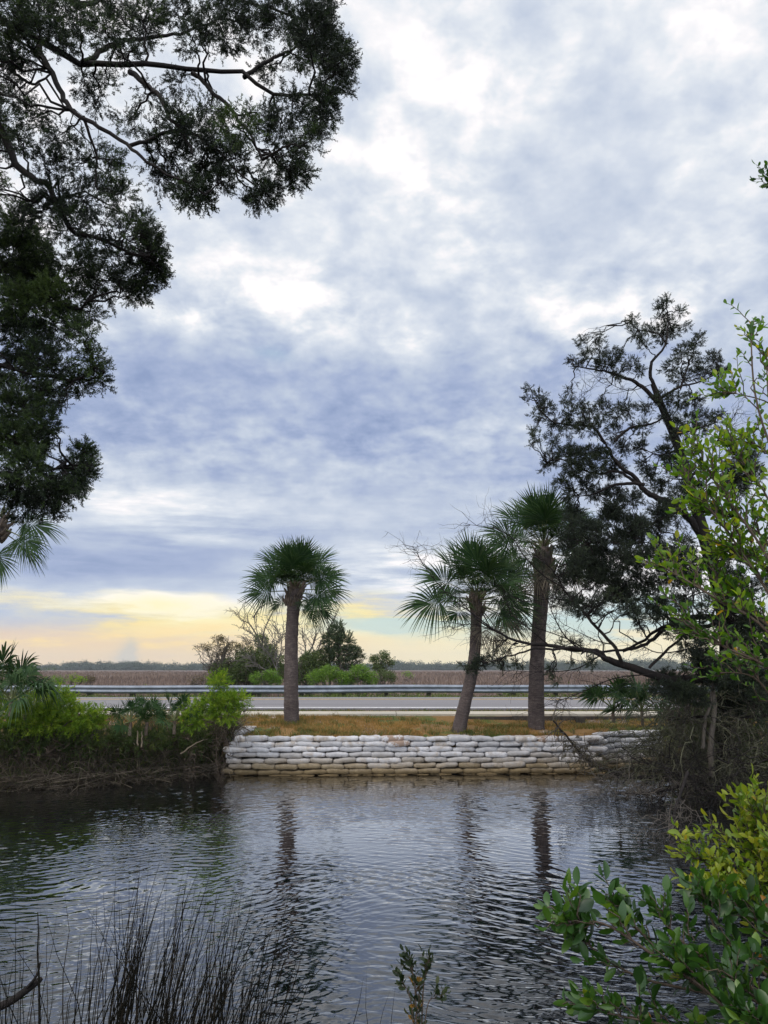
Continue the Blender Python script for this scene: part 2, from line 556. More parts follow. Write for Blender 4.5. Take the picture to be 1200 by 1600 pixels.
white_paint = paint("white_road_paint", (.82, .81, .80)); yellow_paint = paint("yellow_road_paint", (.62, .40, .10))
stripe("road_edge_line", 21.12, 21.27, white_paint)
stripe("road_center_line", 24.62, 24.74, yellow_paint)
stripe("road_center_line", 24.94, 25.06, yellow_paint)
stripe("road_edge_line", 28.25, 28.37, white_paint)


def concrete():
    m, t, p, out = new_mat("pale_concrete")
    co = world_co(); x, y, z = sep(co); n = noise(co, 5, 5, .65); n2 = noise(co, 70, 3, .6)
    setp(t, p, base=ramp(n * .6 + n2 * .4, [(.3, (.30, .27, .215)), (.7, (.46, .415, .34))]), rough=.9, spec=.2, normal=bump(n2, .25, .01))
    return m


conc = concrete()
g = Geo()
for k in range(-40, 41):                    # slabs with open joints
    x0 = k * 1.52 + .3
    g.box((x0 + .006, 19.07, .72), (x0 + 1.514, 20.30, .985))
tag(g.build("sidewalk", conc, smooth_=False), kind='structure')

# ---- dark timber edging that holds the pavement where the mound dips
wood = bark_mat("weathered_dark_timber", (.03, .026, .022), (.075, .062, .05), 14, .3)
edge_root = thing("timber_edging", "low dark timber edging under the near side of the pavement behind the tallest palm", "edging", (3.2, 18.97, .7))
for xa, xb, zt in ((1.95, 3.05, .935), (3.06, 4.62, .945), (4.63, 5.55, .94), (5.56, 6.6, .94)):
    g = Local((3.2, 18.97, .7)); g.box((xa, 18.86, .55), (xb, 18.99, zt)); g.build("timber", wood, edge_root, False)
g = Local((3.2, 18.97, .7)); g.box((4.54, 18.74, .5), (4.74, 18.855, .93)); g.build("stake", wood, edge_root, False)


# ------------------------------------------------------------------ water
def water_material():
    m, t, p, out = new_mat("dark_tannin_water")
    co = world_co(); n = noise(co, 26, 3, .5)
    nb = bump(n, .02, .012)
    setp(t, p, base=(.002, .003, .004), rough=.6, spec=.0)
    gl = t.nodes.new('ShaderNodeBsdfGlossy'); gl.inputs['Roughness'].default_value = .015; t.links.new(nb.s, gl.inputs['Normal'])
    fr = t.nodes.new('ShaderNodeFresnel'); fr.inputs['IOR'].default_value = 1.36; t.links.new(nb.s, fr.inputs['Normal'])
    mx = t.nodes.new('ShaderNodeMixShader'); t.links.new((E(fr.outputs[0]) * 2.3).clamp(0.0, .85).s, mx.inputs[0])
    t.links.new(p.outputs[0], mx.inputs[1]); t.links.new(gl.outputs[0], mx.inputs[2]); t.links.new(mx.outputs[0], out.inputs[0])
    return m


def waves(X, Y):
    r = np.random.default_rng(5)
    Z = np.zeros_like(X)
    warpx = X + .35 * vnoise(X, Y, .45, 31) + .10 * vnoise(X, Y, 1.7, 32); warpy = Y + .35 * vnoise(X, Y, .45, 33) + .10 * vnoise(X, Y, 1.7, 34)
    wx = 1 / (1 + np.exp(-(X + .2) * 1.1))
    for k in range(68):
        lam = .048 * (5.0 ** r.random()) if k < 48 else .5 + 1.1 * r.random()
        kind = r.choice(3, p=[.42, .40, .18]); th = R((60, 120, 92)[kind]) + r.normal() * .24
        kk = 2 * math.pi / lam
        slope = (.034 if k < 48 else .006) * (.6 + .8 * r.random())
        ph = kk * (warpx * math.cos(th) + warpy * math.sin(th)) + r.random() * 6.28
        amp = slope / kk
        w = np.sin(ph) + .28 * np.sin(2 * ph + 1.2)
        # patches where one direction wins
        if k < 48: w = w * (1.0 + .7 * vnoise(X, Y, .35 + .3 * r.random(), 40 + k))
        if kind < 2: w = w * (.35 + 1.0 * (wx if kind == 0 else 1 - wx))
        Z += amp * w
    calm = .50 + .42 * vnoise(X, Y, .40, 77) + .22 * vnoise(X, Y, 1.1, 78)
    calm = calm * (1 - .62 * np.exp(-((X + .05) / .75) ** 2 - ((Y - 6.8) / 1.3) ** 2)) * (1 - .45 * sstep(Y, 14.3, 15.8))
    return Z * np.clip(calm, .16, 1.1) * WAVE


WAVE = 0.84
ys = [3.0]
while ys[-1] < 17.4: ys.append(ys[-1] + .0080 * (ys[-1] / 6.0))
ys = np.array(ys)
us = np.concatenate([[-14, -6, -2.6], np.linspace(-1.3, 1.3, 940), [2.6, 6, 14]])
U, Y = np.meshgrid(us, ys); X = U * (.46 * Y + .3)
Z = np.where(np.abs(U) < 1.3, waves(X, Y), 0) * sstep(np.abs(U), 1.3, 1.2)
nx, ny = len(us), len(ys)
i, j = np.meshgrid(np.arange(ny - 1), np.arange(nx - 1), indexing='ij'); a = i * nx + j
g = Geo(); g.add(np.stack([X, Y, Z], -1).reshape(-1, 3), np.stack([a, a + 1, a + nx + 1, a + nx], -1).reshape(-1, 4))
tag(g.build("water", water_material()), kind='structure')
# a sliver of open river far out in the marsh
g = Geo(); v, q = grid(axis((120, 420, 50)), axis((620, 700, 20)), lambda X, Y: .44 + 0 * X); g.add(v, q)
m, t, p, out = new_mat("far_river_water"); setp(t, p, base=(.02, .025, .03), rough=.12, ior=1.33)
tag(g.build("far_river", m), kind='structure')


# ------------------------------------------------------------------ guardrail
steel = plain_mat("galvanised_steel", [(.3, (.10, .115, .14)), (.7, (.185, .205, .24))], 3, .5, .5, 5, .04, .35)
rail_root = thing("guardrail", "long galvanised steel guardrail on posts along the far side of the road", "guardrail", (0, 31.0, .8))
prof = [(.0, -.155), (-.012, -.152), (-.04, -.125), (-.075, -.105), (-.083, -.075), (-.075, -.05), (-.03, -.022), (-.022, 0), (-.03, .022),
        (-.075, .05), (-.083, .075), (-.075, .105), (-.04, .125), (-.012, .152), (.0, .155)]
RAIL_Z = 1.272


def rail_z(x): return RAIL_Z + .012 * np.sin(x * .31) + .008 * np.sin(x * .87 + 1) - .0016 * np.abs(x) ** 1.25 * .5


posts_x = np.arange(-19, 20) * 1.675 + .09
seg = posts_x[::2]
for a_, b_ in zip(seg[:-1], seg[1:]):
    n = 9; xs = np.linspace(a_ - .12, b_ + .12, n); pr = np.array(prof)
    lap = np.linspace(.0, .012, n)
    v = np.stack([np.repeat(xs, len(pr)), 31.0 + np.tile(pr[:, 0], n) - np.repeat(lap, len(pr)), np.tile(pr[:, 1], n) + np.repeat(rail_z(xs), len(pr))], -1)
    i, j = np.meshgrid(np.arange(n - 1), np.arange(len(pr) - 1), indexing='ij'); k = len(pr); aa = i * k + j
    g = Local((0, 31.0, .8)); qq = np.stack([aa, aa + 1, aa + k + 1, aa + k], -1).reshape(-1, 4)
    g.add(v, qq); v2 = v.copy(); v2[:, 1] += .004; g.add(v2, qq[:, ::-1])
    g.build("beam", steel, rail_root)
post_wood = bark_mat("dark_post_timber", (.03, .027, .024), (.08, .07, .06), 18, .3)
bolt_steel = plain_mat("dull_bolt_steel", [(.3, (.10, .10, .11)), (.7, (.2, .2, .21))], 20, .5, .5, 3, .05, .6)
for x in posts_x:
    z = float(rail_z(x))
    g = Local((0, 31.0, .8)); g.box((x - .085, 31.17, .3), (x + .085, 31.37, z + .13)); po = g.build("post", post_wood, rail_root, False)
    g = Local((0, 31.0, .8)); g.box((x - .08, 31.006, z - .17), (x + .08, 31.168, z + .165)); g.build("block", post_wood, po, False)
    g = Local((0, 31.0, .8)); g.tube([(x, 30.945, z), (x, 30.985, z)], [.025, .025], 8); g.tube([(x, 30.944, z), (x, 30.9445, z)], [.0, .025], 8); g.build("bolt", bolt_steel, po)


# ------------------------------------------------------------------ sandbag wall
def bag_material(name, kind):
    m, t, p, out = new_mat(name)
    co = obj_co(); wz = world_co(); x, y, z = sep(wz)
    rnd = E(E.tree.nodes.new('ShaderNodeObjectInfo').outputs['Random'])
    n = noise(co, 9, 5, .6); weave = noise(co, 160, 2, .5); st = noise(wz, 5, 5, .65, .4); gr = noise(wz, 26, 4, .7)
    clean = ramp(n * .6 + rnd * .4, [(.25, (.27, .265, .27)), (.6, (.40, .395, .405)), (.8, (.50, .495, .505))])
    dirt = ramp(gr, [(.35, (.14, .115, .09)), (.65, (.36, .30, .24))])
    c = mixc(smooth(st + (rnd - .5) * .22 + (gr - .5) * .3, .50, .74) * .8, clean, dirt)
    # tide mark: silt and algae up to where the water reaches
    tide = smooth(z + (st - .5) * .30 + (rnd - .5) * .16, .46, .08)
    algae = ramp(gr * .6 + st * .4, [(.3, (.075, .052, .022)), (.55, (.17, .12, .052)), (.75, (.29, .22, .115))])
    c = mixc(tide * .9, c, algae)
    wetl = smooth(z + (st - .5) * .14, .15, .02)
    c = mixc(wetl * .7, c, (.07, .045, .016))
    if kind: c = mixc(smooth(st + (gr - .5) * .5, .42, .56), c, (.23, .165, .125))
    nz = noise(co, 28, 4, .6, 1.0)
    setp(t, p, base=c, rough=.85, spec=.2, normal=bump(nz * .8 + weave * .2, .8, .014))
    return m


bag_mat = bag_material("woven_white_sack", 0); torn_mat = bag_material("torn_sack_and_bare_cement", 1)


def bag_mesh(name, L, W, Hh, seed, mat_):
    r = np.random.default_rng(seed); nu, nv = 22, 16
    u = np.linspace(-1, 1, nu); th = np.linspace(0, 2 * math.pi, nv, endpoint=False)
    Uu, T = np.meshgrid(u, th, indexing='ij')
    ce, se = np.cos(T), np.sin(T)
    e = .37                                   # squarish section: the bags are pressed flat on each other
    cy = np.sign(ce) * np.abs(ce) ** e; cz = np.sign(se) * np.abs(se) ** e
    end = (1 - np.abs(Uu) ** 11 * .22)
    endz = (1 - np.abs(Uu) ** 9 * .36)
    a, b, c = r.normal(size=3) * .06
    x = Uu * L / 2 * (1 + .02 * np.cos(T * 2 + c * 9))
    y = cy * W / 2 * end * (1 + a * Uu + .03 * vnoise(Uu * 2, T, 1, seed))
    z = cz * Hh / 2 * endz * (1 + b * Uu + .05 * vnoise(Uu * 2.5, T * 1.2, 1, seed + 3))
    z = z + .010 * vnoise(Uu * 1.4, T * 0, 1, seed + 7) + .004 * np.sin(Uu * 19 + seed + se) * (np.abs(Uu) > .6)
    y = y + .006 * vnoise(Uu * 5, T * 2.2, 1, seed + 9)
    g = Geo(); v = np.stack([x, y, z], -1).reshape(-1, 3)
    i, j = np.meshgrid(np.arange(nu - 1), np.arange(nv), indexing='ij'); j2 = (j + 1) % nv
    q = np.stack([i * nv + j, i * nv + j2, (i + 1) * nv + j2, (i + 1) * nv + j], -1).reshape(-1, 4)
    g.add(v, q)
    for s_, k in ((-1, 0), (1, nu - 1)):      # closed ends, a little sunk
        ringi = k * nv + np.arange(nv); ctr = v[ringi].mean(0) + np.array([-s_ * .006, 0, 0])
        g.add(np.vstack([v[ringi], ctr]), None, [(nv, i, (i + 1) % nv) if s_ < 0 else (nv, (i + 1) % nv, i) for i in range(nv)])
    return g.mesh(name, mat_)


BAG_L, BAG_H = .452, .1005
bag_meshes = [bag_mesh("sandbag", BAG_L - .004, .27, BAG_H + .003, 100 + k, bag_mat) for k in range(9)]
half_meshes = [bag_mesh("half_sandbag", BAG_L * .55, .27, BAG_H + .003, 130 + k, bag_mat) for k in range(3)]
torn_meshes = [bag_mesh("torn_sandbag", BAG_L, .28, BAG_H + .02, 150 + k, torn_mat) for k in range(3)]
ORD = "first second third fourth fifth sixth seventh eighth ninth tenth eleventh twelfth thirteenth fourteenth fifteenth sixteenth seventeenth eighteenth nineteenth twentieth".split()
COURSE = ["bottom course", "second lowest course", "third lowest course", "fourth lowest course",
          "fourth highest course", "third highest course", "second highest course", "top course", "extra capping course"]


def put_bag(me, p, rz, tilt, label, group="bags of the sandbag wall"):
    o = bpy.data.objects.new("sandbag", me); col.objects.link(o)
    o.location = tuple(float(c) for c in p); o.rotation_euler = (tilt[0], tilt[1], rz)
    return tag(o, label, "sandbag", group)


wr = np.random.default_rng(3)
WX0, WX1 = -3.11, 4.22
n_front = 16
for c_ in range(8):
    z = -.035 + c_ * BAG_H
    off = [0, .52, .18, .66, .30, .84, .12, .45][c_] * BAG_L
    ins = [-.06, -.07, -.02, .0, .0, .01, .0, .14][c_]
    x = WX0 + off - BAG_L + ins
    k = 0
    while x < WX1 - .12:
        xc = x + BAG_L / 2
        lo = max(x, WX0 + ins)
        if x + BAG_L - lo > .12:
            yc = 16.02 + .055 * xc + .02 * vnoise(xc, c_, .8, 4) + .035 * (c_ - 4) * .35
            sag = .022 * vnoise(xc * .55, c_ * .2, 1, 8) * (c_ > 0) - .008 * math.sin(xc * .8) * (c_ > 3)
            lbl = f"{'brown stained' if c_ < 2 else ('tan stained' if c_ == 2 else 'greyish white')} sandbag, {ORD[k]} from the left in the {COURSE[c_]}"
            if x + BAG_L - lo < BAG_L * .8:
                me = half_meshes[k % 3]; w_ = x + BAG_L - lo; px_ = lo + w_ / 2; scl = w_ / (BAG_L * .55)
            else:
                me = bag_meshes[(k * 5 + c_ * 2) % 9]; px_ = xc; scl = 1
                if c_ == 7 and k in (7, 14) or (c_ == 6 and k == 7): me = torn_meshes[k % 3]
            o = put_bag(me, (px_, yc, z + sag), R(3) + wr.normal() * .045, (wr.normal() * .07, wr.normal() * .028), lbl)
            o.scale = (scl * (1 + wr.normal() * .015), 1 + wr.normal() * .05, 1 + wr.normal() * .06)
            k += 1
        x += BAG_L * (1 + wr.normal() * .012)
# the wall turns back at its right end
turn = np.array([(4.18, 16.40), (4.85, 16.80), (5.6, 17.02), (6.3, 17.5), (6.9, 18.2)])
tl = np.concatenate([[0], np.cumsum(np.linalg.norm(np.diff(turn, axis=0), axis=1))])
for c_ in range(1, 8):
    s_ = .05 + (c_ % 2) * .22; k = 0
    while s_ < tl[-1] - .2:
        pt = np.array([np.interp(s_ + .2, tl, turn[:, i]) for i in (0, 1)]); p2 = np.array([np.interp(s_ + .3, tl, turn[:, i]) for i in (0, 1)])
        an = math.atan2(*(p2 - pt)[::-1])
        bulge = .05 * math.sin(s_ * 1.7)
        put_bag(bag_meshes[(k * 4 + c_) % 9], (pt[0], pt[1] - .02 + .01 * c_, -.035 + c_ * BAG_H + .02 * (c_ == 7) + bulge * .3),
                an + wr.normal() * .1, (wr.normal() * .07, wr.normal() * .03),
                f"pale sandbag, {ORD[k]} past the right bend in the {COURSE[c_]}", "bags past the wall's bend")
        s_ += .43; k += 1
# and runs back from its left corner: only its top shows
for c_ in (6, 7, 8):
    for k in range((5, 6, 5)[c_ - 6]):
        t_ = k / 6
        p_ = (-3.04 + .30 * t_ + .04 * (7 - c_) * -1 + (.03 if k % 2 else 0), 16.30 + k * .40, -.035 + c_ * BAG_H + .05 * t_ + (.03 if k == 0 and c_ < 7 else 0))
        put_bag(torn_meshes[0] if (k == 0 and c_ == 6) else bag_meshes[(k + c_) % 9], p_, R(84) + wr.normal() * .12, (wr.normal() * .06, wr.normal() * .03),
                f"white sandbag, {ORD[k]} behind the wall's left corner in the {COURSE[c_]}", "bags running back from the left corner")

# ------------------------------------------------------------------ plant builders
def leaf_template(w=.42, bend=.12, fold=.08):
    """one oval leaf along +y, length 1"""
    ys = np.array([0, .16, .42, .70, .90, 1.0]); ws = np.array([.03, .55, 1.0, .92, .5, .04]) * w / 2
    v = []
    for y_, w_ in zip(ys, ws):
        z = -bend * y_ ** 2
        v += [(-w_, y_, z + fold * w_ / w * 2), (0, y_, z), (w_, y_, z + fold * w_ / w * 2)]
    q = []
    for i in range(5):
        a = i * 3; q += [(a, a + 1, a + 4, a + 3), (a + 1, a + 2, a + 5, a + 4)]
    return np.array(v), np.array(q)


def spray_template(seed, n=16, w=.05, spread=(30, 60), ln=(.22, .45)):
    """a twig tip of scale-leaved shoots (cedar): thin diamonds round a short axis, length 1"""
    r = np.random.default_rng(seed); V, Q = [], []

    def dia(a, d, L, wd):
        s_ = nrm(np.cross(d, r.normal(size=3))); k = len(V)
        V.extend([a, a + d * L * .45 + s_ * wd, a + d * L, a + d * L * .45 - s_ * wd]); Q.append((k, k + 1, k + 2, k + 3))
    dia(np.zeros(3), np.array([0, 1.0, 0]), 1.0, w * .6)
    for i in range(n):
        y_ = .08 + .82 * i / n; a = R(r.uniform(*spread)); ph = r.random() * 6.28
        d = np.array([math.sin(a) * math.cos(ph), math.cos(a), math.sin(a) * math.sin(ph)])
        dia(np.array([0, y_, 0]), d, r.uniform(*ln) * (1.1 - .5 * y_), w * r.uniform(.7, 1.2))
    return np.array(V), np.array(Q)


def clump_template(seed, n=7, s_=.35):
    """a handful of leaves about a point, size about 1 (foliage farther away)"""
    r = np.random.default_rng(seed); V, Q = [], []
    for i in range(n):
        c = r.normal(size=3) * .28; d = nrm(r.normal(size=3) + (0, 0, .2)); s2 = nrm(np.cross(d, r.normal(size=3)))
        L = s_ * r.uniform(.7, 1.3); k = len(V)
        V.extend([c, c + d * L * .5 + s2 * L * .26, c + d * L, c + d * L * .5 - s2 * L * .26]); Q.append((k, k + 1, k + 2, k + 3))
    return np.array(V), np.array(Q)


SPRAYS = [spray_template(200 + k) for k in range(4)]
SPRAYS_FINE = [spray_template(240 + k, 22, .034, (25, 70), (.2, .42)) for k in range(4)]
CLUMPS = [clump_template(220 + k) for k in range(4)]
LEAVES = [leaf_template(.46, .10), leaf_template(.40, .22), leaf_template(.52, .05, .12), leaf_template(.44, .42, .05), leaf_template(.36, .30, .16), leaf_template(.56, -.12, .10)]


def scatter_mix(g, temps, pos, dirs, scale, tint, r, m=0):
    k = r.integers(0, len(temps), len(pos)); roll = r.random(len(pos)) * 6.28
    F = frames(dirs, roll); scale = np.broadcast_to(scale, (len(pos),)); tint = np.broadcast_to(tint, (len(pos),))
    for i, (tv, tq) in enumerate(temps):
        s_ = k == i
        g.scatter(tv, tq, np.asarray(pos)[s_], F[s_], scale[s_], tint[s_], m)


def curved(a, b, sag, r, n=5, wob=.06):
    """(N,n,3) gently wandering paths from a to b"""
    a = np.atleast_2d(a); b = np.atleast_2d(b); N = len(a)
    t = np.linspace(0, 1, n)[None, :, None]
    L = np.linalg.norm(b - a, axis=1)[:, None, None]
    p = a[:, None] * (1 - t) + b[:, None] * t
    p[..., 2] += (np.sin(t[..., 0] * math.pi) * sag) * L[..., 0]
    w = r.normal(size=(N, n, 3)) * wob * L; w[:, 0] = 0; w[:, -1] = 0
    return p + w


def nearest(pool, q):
    d = np.linalg.norm(pool[None] - q[:, None], axis=2)
    return d.argmin(1)


# materials of the plants
cedar_green = leaf_mat("cedar_scale_leaves", [(0, (.006, .011, .006)), (.5, (.014, .023, .010)), (1, (.030, .042, .016))], .12, .6)
cedar_greener = leaf_mat("cedar_scale_leaves_greener", [(0, (.005, .010, .005)), (.5, (.012, .024, .008)), (1, (.050, .085, .018))], .2, .6)  # clumps with a higher tint come out a stronger green
cedar_bark = bark_mat("cedar_bark", (.004, .0035, .003), (.017, .013, .012), 22, .2)
dead_twig = bark_mat("grey_dead_twigs", (.035, .03, .025), (.11, .094, .078), 30, .3)
mangrove_leaf = leaf_mat("oval_glossy_leaves", [(0, (.012, .035, .008)), (.45, (.028, .078, .012)), (.8, (.085, .15, .012)), (.93, (.17, .19, .014)), (.96, (.34, .16, .015)), (1, (.36, .13, .02))], .34, .38, (1.5, 1.55, .45), .45)
yellow_leaf = leaf_mat("yellow_green_oval_leaves", [(0, (.035, .085, .010)), (.45, (.10, .17, .014)), (.93, (.22, .25, .02)), (1, (.36, .22, .03))], .42, .4, (1.5, 1.5, .45), .4)
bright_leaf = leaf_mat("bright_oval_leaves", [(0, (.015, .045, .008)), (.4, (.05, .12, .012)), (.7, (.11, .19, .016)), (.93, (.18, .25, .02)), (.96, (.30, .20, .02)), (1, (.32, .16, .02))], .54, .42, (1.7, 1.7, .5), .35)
dull_leaf = leaf_mat("dull_brownish_leaves", [(0, (.010, .020, .006)), (.5, (.022, .034, .008)), (.9, (.05, .05, .012)), (.96, (.26, .12, .015)), (1, (.30, .11, .02))], .2, .6)
mangrove_stem = bark_mat("brown_shrub_stems", (.03, .022, .016), (.10, .075, .055), 30, .3)
palm_leaf = leaf_mat("palm_blades", [(0, (.007, .019, .007)), (.5, (.014, .036, .011)), (.85, (.034, .064, .020)), (1, (.08, .095, .04))], .16, .55, (1.4, 1.5, .6), .10)
palm_dead = leaf_mat("dead_palm_blades", [(0, (.04, .032, .024)), (.5, (.085, .070, .052)), (1, (.15, .125, .09))], .15, .8)
petiole_mat = plain_mat("palm_stalks", [(.3, (.05, .07, .02)), (.7, (.12, .13, .05))], 8, .5)
boot_mat = plain_mat("old_leaf_bases", [(.3, (.035, .026, .020)), (.7, (.13, .10, .075))], 14, .9)


def palm_bark():
    m, t, p, out = new_mat("palm_trunk_bark")
    x, y, z = sep(obj_co())
    rings = noise(vec(x * 5, y * 5, z * 18), 2.0, 5, .65); n = noise(obj_co(), 46, 5, .7); l = noise(obj_co(), 4, 3)
    setp(t, p, base=ramp(rings * .4 + n * .35 + l * .25, [(.34, (.022, .018, .018)), (.52, (.072, .057, .053)), (.68, (.17, .14, .125))]), rough=.95, spec=.15,
         normal=bump(rings * .6 + n * .4, .8, .03))
    return m


palm_trunk_mat = palm_bark()


# ---- palms
def frond(hub, d, roll, r, pet=.5, blade=.8, droop=.35, nleaf=44, spread=118, dead=False, base=None, width=1.0):
    """one costapalmate leaf as (geo of blade, geo of stalk)"""
    d = nrm(d); F = frames(d[None], np.array([roll]))[0]
    sx, t, n = F[:, 0], F[:, 1], F[:, 2]
    g = Local(base if base is not None else (0, 0, 0))
    u = np.linspace(0, 1, 8)[:, None]
    stalk = hub + d * pet * u + np.array([0, 0, -1.0]) * pet * .30 * droop * u ** 2
    g.tube(stalk, np.linspace(.016, .009, 8), 5, 0.5, 1)
    tip = stalk[-1]; dt = nrm(stalk[-1] - stalk[-2])
    sx = nrm(np.cross(dt, n)); n = np.cross(sx, dt)
    K = nleaf; a = np.linspace(-R(spread), R(spread), K) + r.normal(size=K) * .025
    Ls = blade * (.66 + .34 * np.cos(a / 1.25)) * r.uniform(.86, 1.06, K)
    costa = blade * .26 * np.cos(a / 2) ** 6
    V, Q, T = [], [], []
    us = np.array([0, .18, .42, .62, .82, 1.0]); wf = np.array([.12, .55, 1.0, .62, .34, .05])
    for k in range(K):
        dd = dt * math.cos(a[k]) + sx * math.sin(a[k]) + n * (.20 * abs(math.sin(a[k])) + .05 * r.normal())
        dd = nrm(dd); side = nrm(np.cross(dd, n))
        o = tip + dt * costa[k] + np.array([0, 0, -1.0]) * droop * .25 * costa[k]
        w0 = Ls[k] * .42 * (2 * R(spread) / K) * .62 * width
        dr = droop * r.uniform(.6, 1.5)
        tt = r.random() * .5 + .25 if not dead else r.random()
        for u_, w_ in zip(us, wf):
            c = o + dd * (Ls[k] - costa[k] * .5) * u_ * (1 - .12 * dr * u_) + np.array([0, 0, -1.0]) * dr * Ls[k] * max(0, u_ - .25) ** 1.8 * 1.1
            V += [c - side * w0 * w_, c + n * w0 * w_ * .35, c + side * w0 * w_]
            T += [tt + .25 * u_] * 3
        b = k * 18
        for i in range(5):
            a0 = b + i * 3; Q += [(a0, a0 + 1, a0 + 4, a0 + 3), (a0 + 1, a0 + 2, a0 + 5, a0 + 4)]
    g.add(V, Q, tint=np.clip(T, 0, 1), m=0)
    return g


def palm(label, path_px, depth, radii, hub, fronds, name="cabbage_palm", group="tall cabbage palms", blade=.8, pet=.5, boots=34, seed=0, dead=(), boot_len=.55, droop=.4, visible_trunk=True, trunk_pts=None):
    r = np.random.default_rng(seed)
    pts = np.array([P(px, py, depth) for px, py in path_px]) if trunk_pts is None else np.array(trunk_pts)
    base = pts[0].copy()
    root = thing(name, label, "palm tree", base, group)
    pts = np.vstack([pts, hub[None] - .04 * nrm(hub - pts[-1])]) if np.linalg.norm(hub - pts[-1]) > .02 else pts
    radii = list(radii) + [radii[-1] * .55]
    path = bez(pts, 60)
    tl = np.linspace(0, 1, 60)
    rad = np.interp(tl, np.linspace(0, 1, len(radii)), radii)
    k = 22; g = Local(base)
    tg = nrm(np.gradient(path, axis=0)); a = nrm(np.cross(tg, (0, 1.0, 0.01))); b = np.cross(tg, a)
    th = np.linspace(0, 2 * math.pi, k, endpoint=False)
    H_ = tl * np.linalg.norm(pts[-1] - pts[0])
    rr = rad[:, None] * (1 + .03 * np.sin(H_ * 60 + 1.5 * np.sin(H_ * 7))[:, None] + .05 * vnoise(np.repeat(H_[:, None], k, 1) * 9, np.tile(th * 2.2, (60, 1)), 1, seed))
    rr[0] *= 1.12
    v = path[:, None] + (a[:, None] * np.cos(th)[:, None] + b[:, None] * np.sin(th)[:, None]) * rr[..., None]
    v[0, :, 2] -= .12
    i, j = np.meshgrid(np.arange(59), np.arange(k), indexing='ij'); j2 = (j + 1) % k
    g.add(v.reshape(-1, 3), np.stack([i * k + j, i * k + j2, (i + 1) * k + j2, (i + 1) * k + j], -1).reshape(-1, 4))
    g.build("trunk", palm_trunk_mat, root)
    # old leaf bases under the crown, as one woven mass
    g = Local(base); top = hub + .05 * nrm(path[-1] - path[-9]); axis_ = nrm(path[-1] - path[-9])
    for q in range(boots):
        f = r.random() ** .8; ph = q * 2.4 + r.random() * .4
        o = top - axis_ * boot_len * f; rad_ = radii[-2] * (.45 + .55 * min(1, f * 2.2)) * (.9 + .1 * r.random())
        out = a[-1] * math.cos(ph) + b[-1] * math.sin(ph)
        s0 = o + out * rad_ * .75; e = s0 + out * r.uniform(.06, .15) + axis_ * r.uniform(.12, .26)
        g.tube(curved(s0, e, -.1, r, 4, .02)[0], np.array([.045, .038, .028, .016]) * r.uniform(.8, 1.1), 5, r.random())
    g.build("leaf_bases", boot_mat, root)
    for kx, fr in enumerate(fronds):
        d, roll, pl, bl, dr = fr
        g = frond(hub + nrm(d) * .05 - axis_ * .22 * max(0, .7 - d[2] / np.linalg.norm(d)), np.array(d, float), roll, r, pet * pl, blade * bl, dr * droop, base=base, nleaf=46)
        g.build("frond", [palm_leaf, petiole_mat], root)
    for d, roll, pl, bl, dr in dead:
        g = frond(hub + nrm(d) * .05 - axis_ * .15, np.array(d, float), roll, r, pet * pl, blade * bl, dr * droop, base=base, nleaf=30, dead=True, width=.6, spread=95)
        g.build("dead_frond", [palm_dead, boot_mat], root)
    return root


def frond_set(n, r, lo=-35, hi=86, pl=1.0, bl=1.0, droop=1.0, twist=.5):
    out = []
    for k in range(n):
        f = (k + .5) / n; el = R(hi + (lo - hi) * f ** .85 + r.normal() * 5); az = k * 2.39996 + r.normal() * .18
        d = (math.cos(az) * math.cos(el), math.sin(az) * math.cos(el), math.sin(el))
        out.append((d, r.normal() * twist, pl * r.uniform(.8, 1.15) * (1.0 - .15 * f), bl * r.uniform(.9, 1.08), droop * (.5 + .9 * f)))
    return out


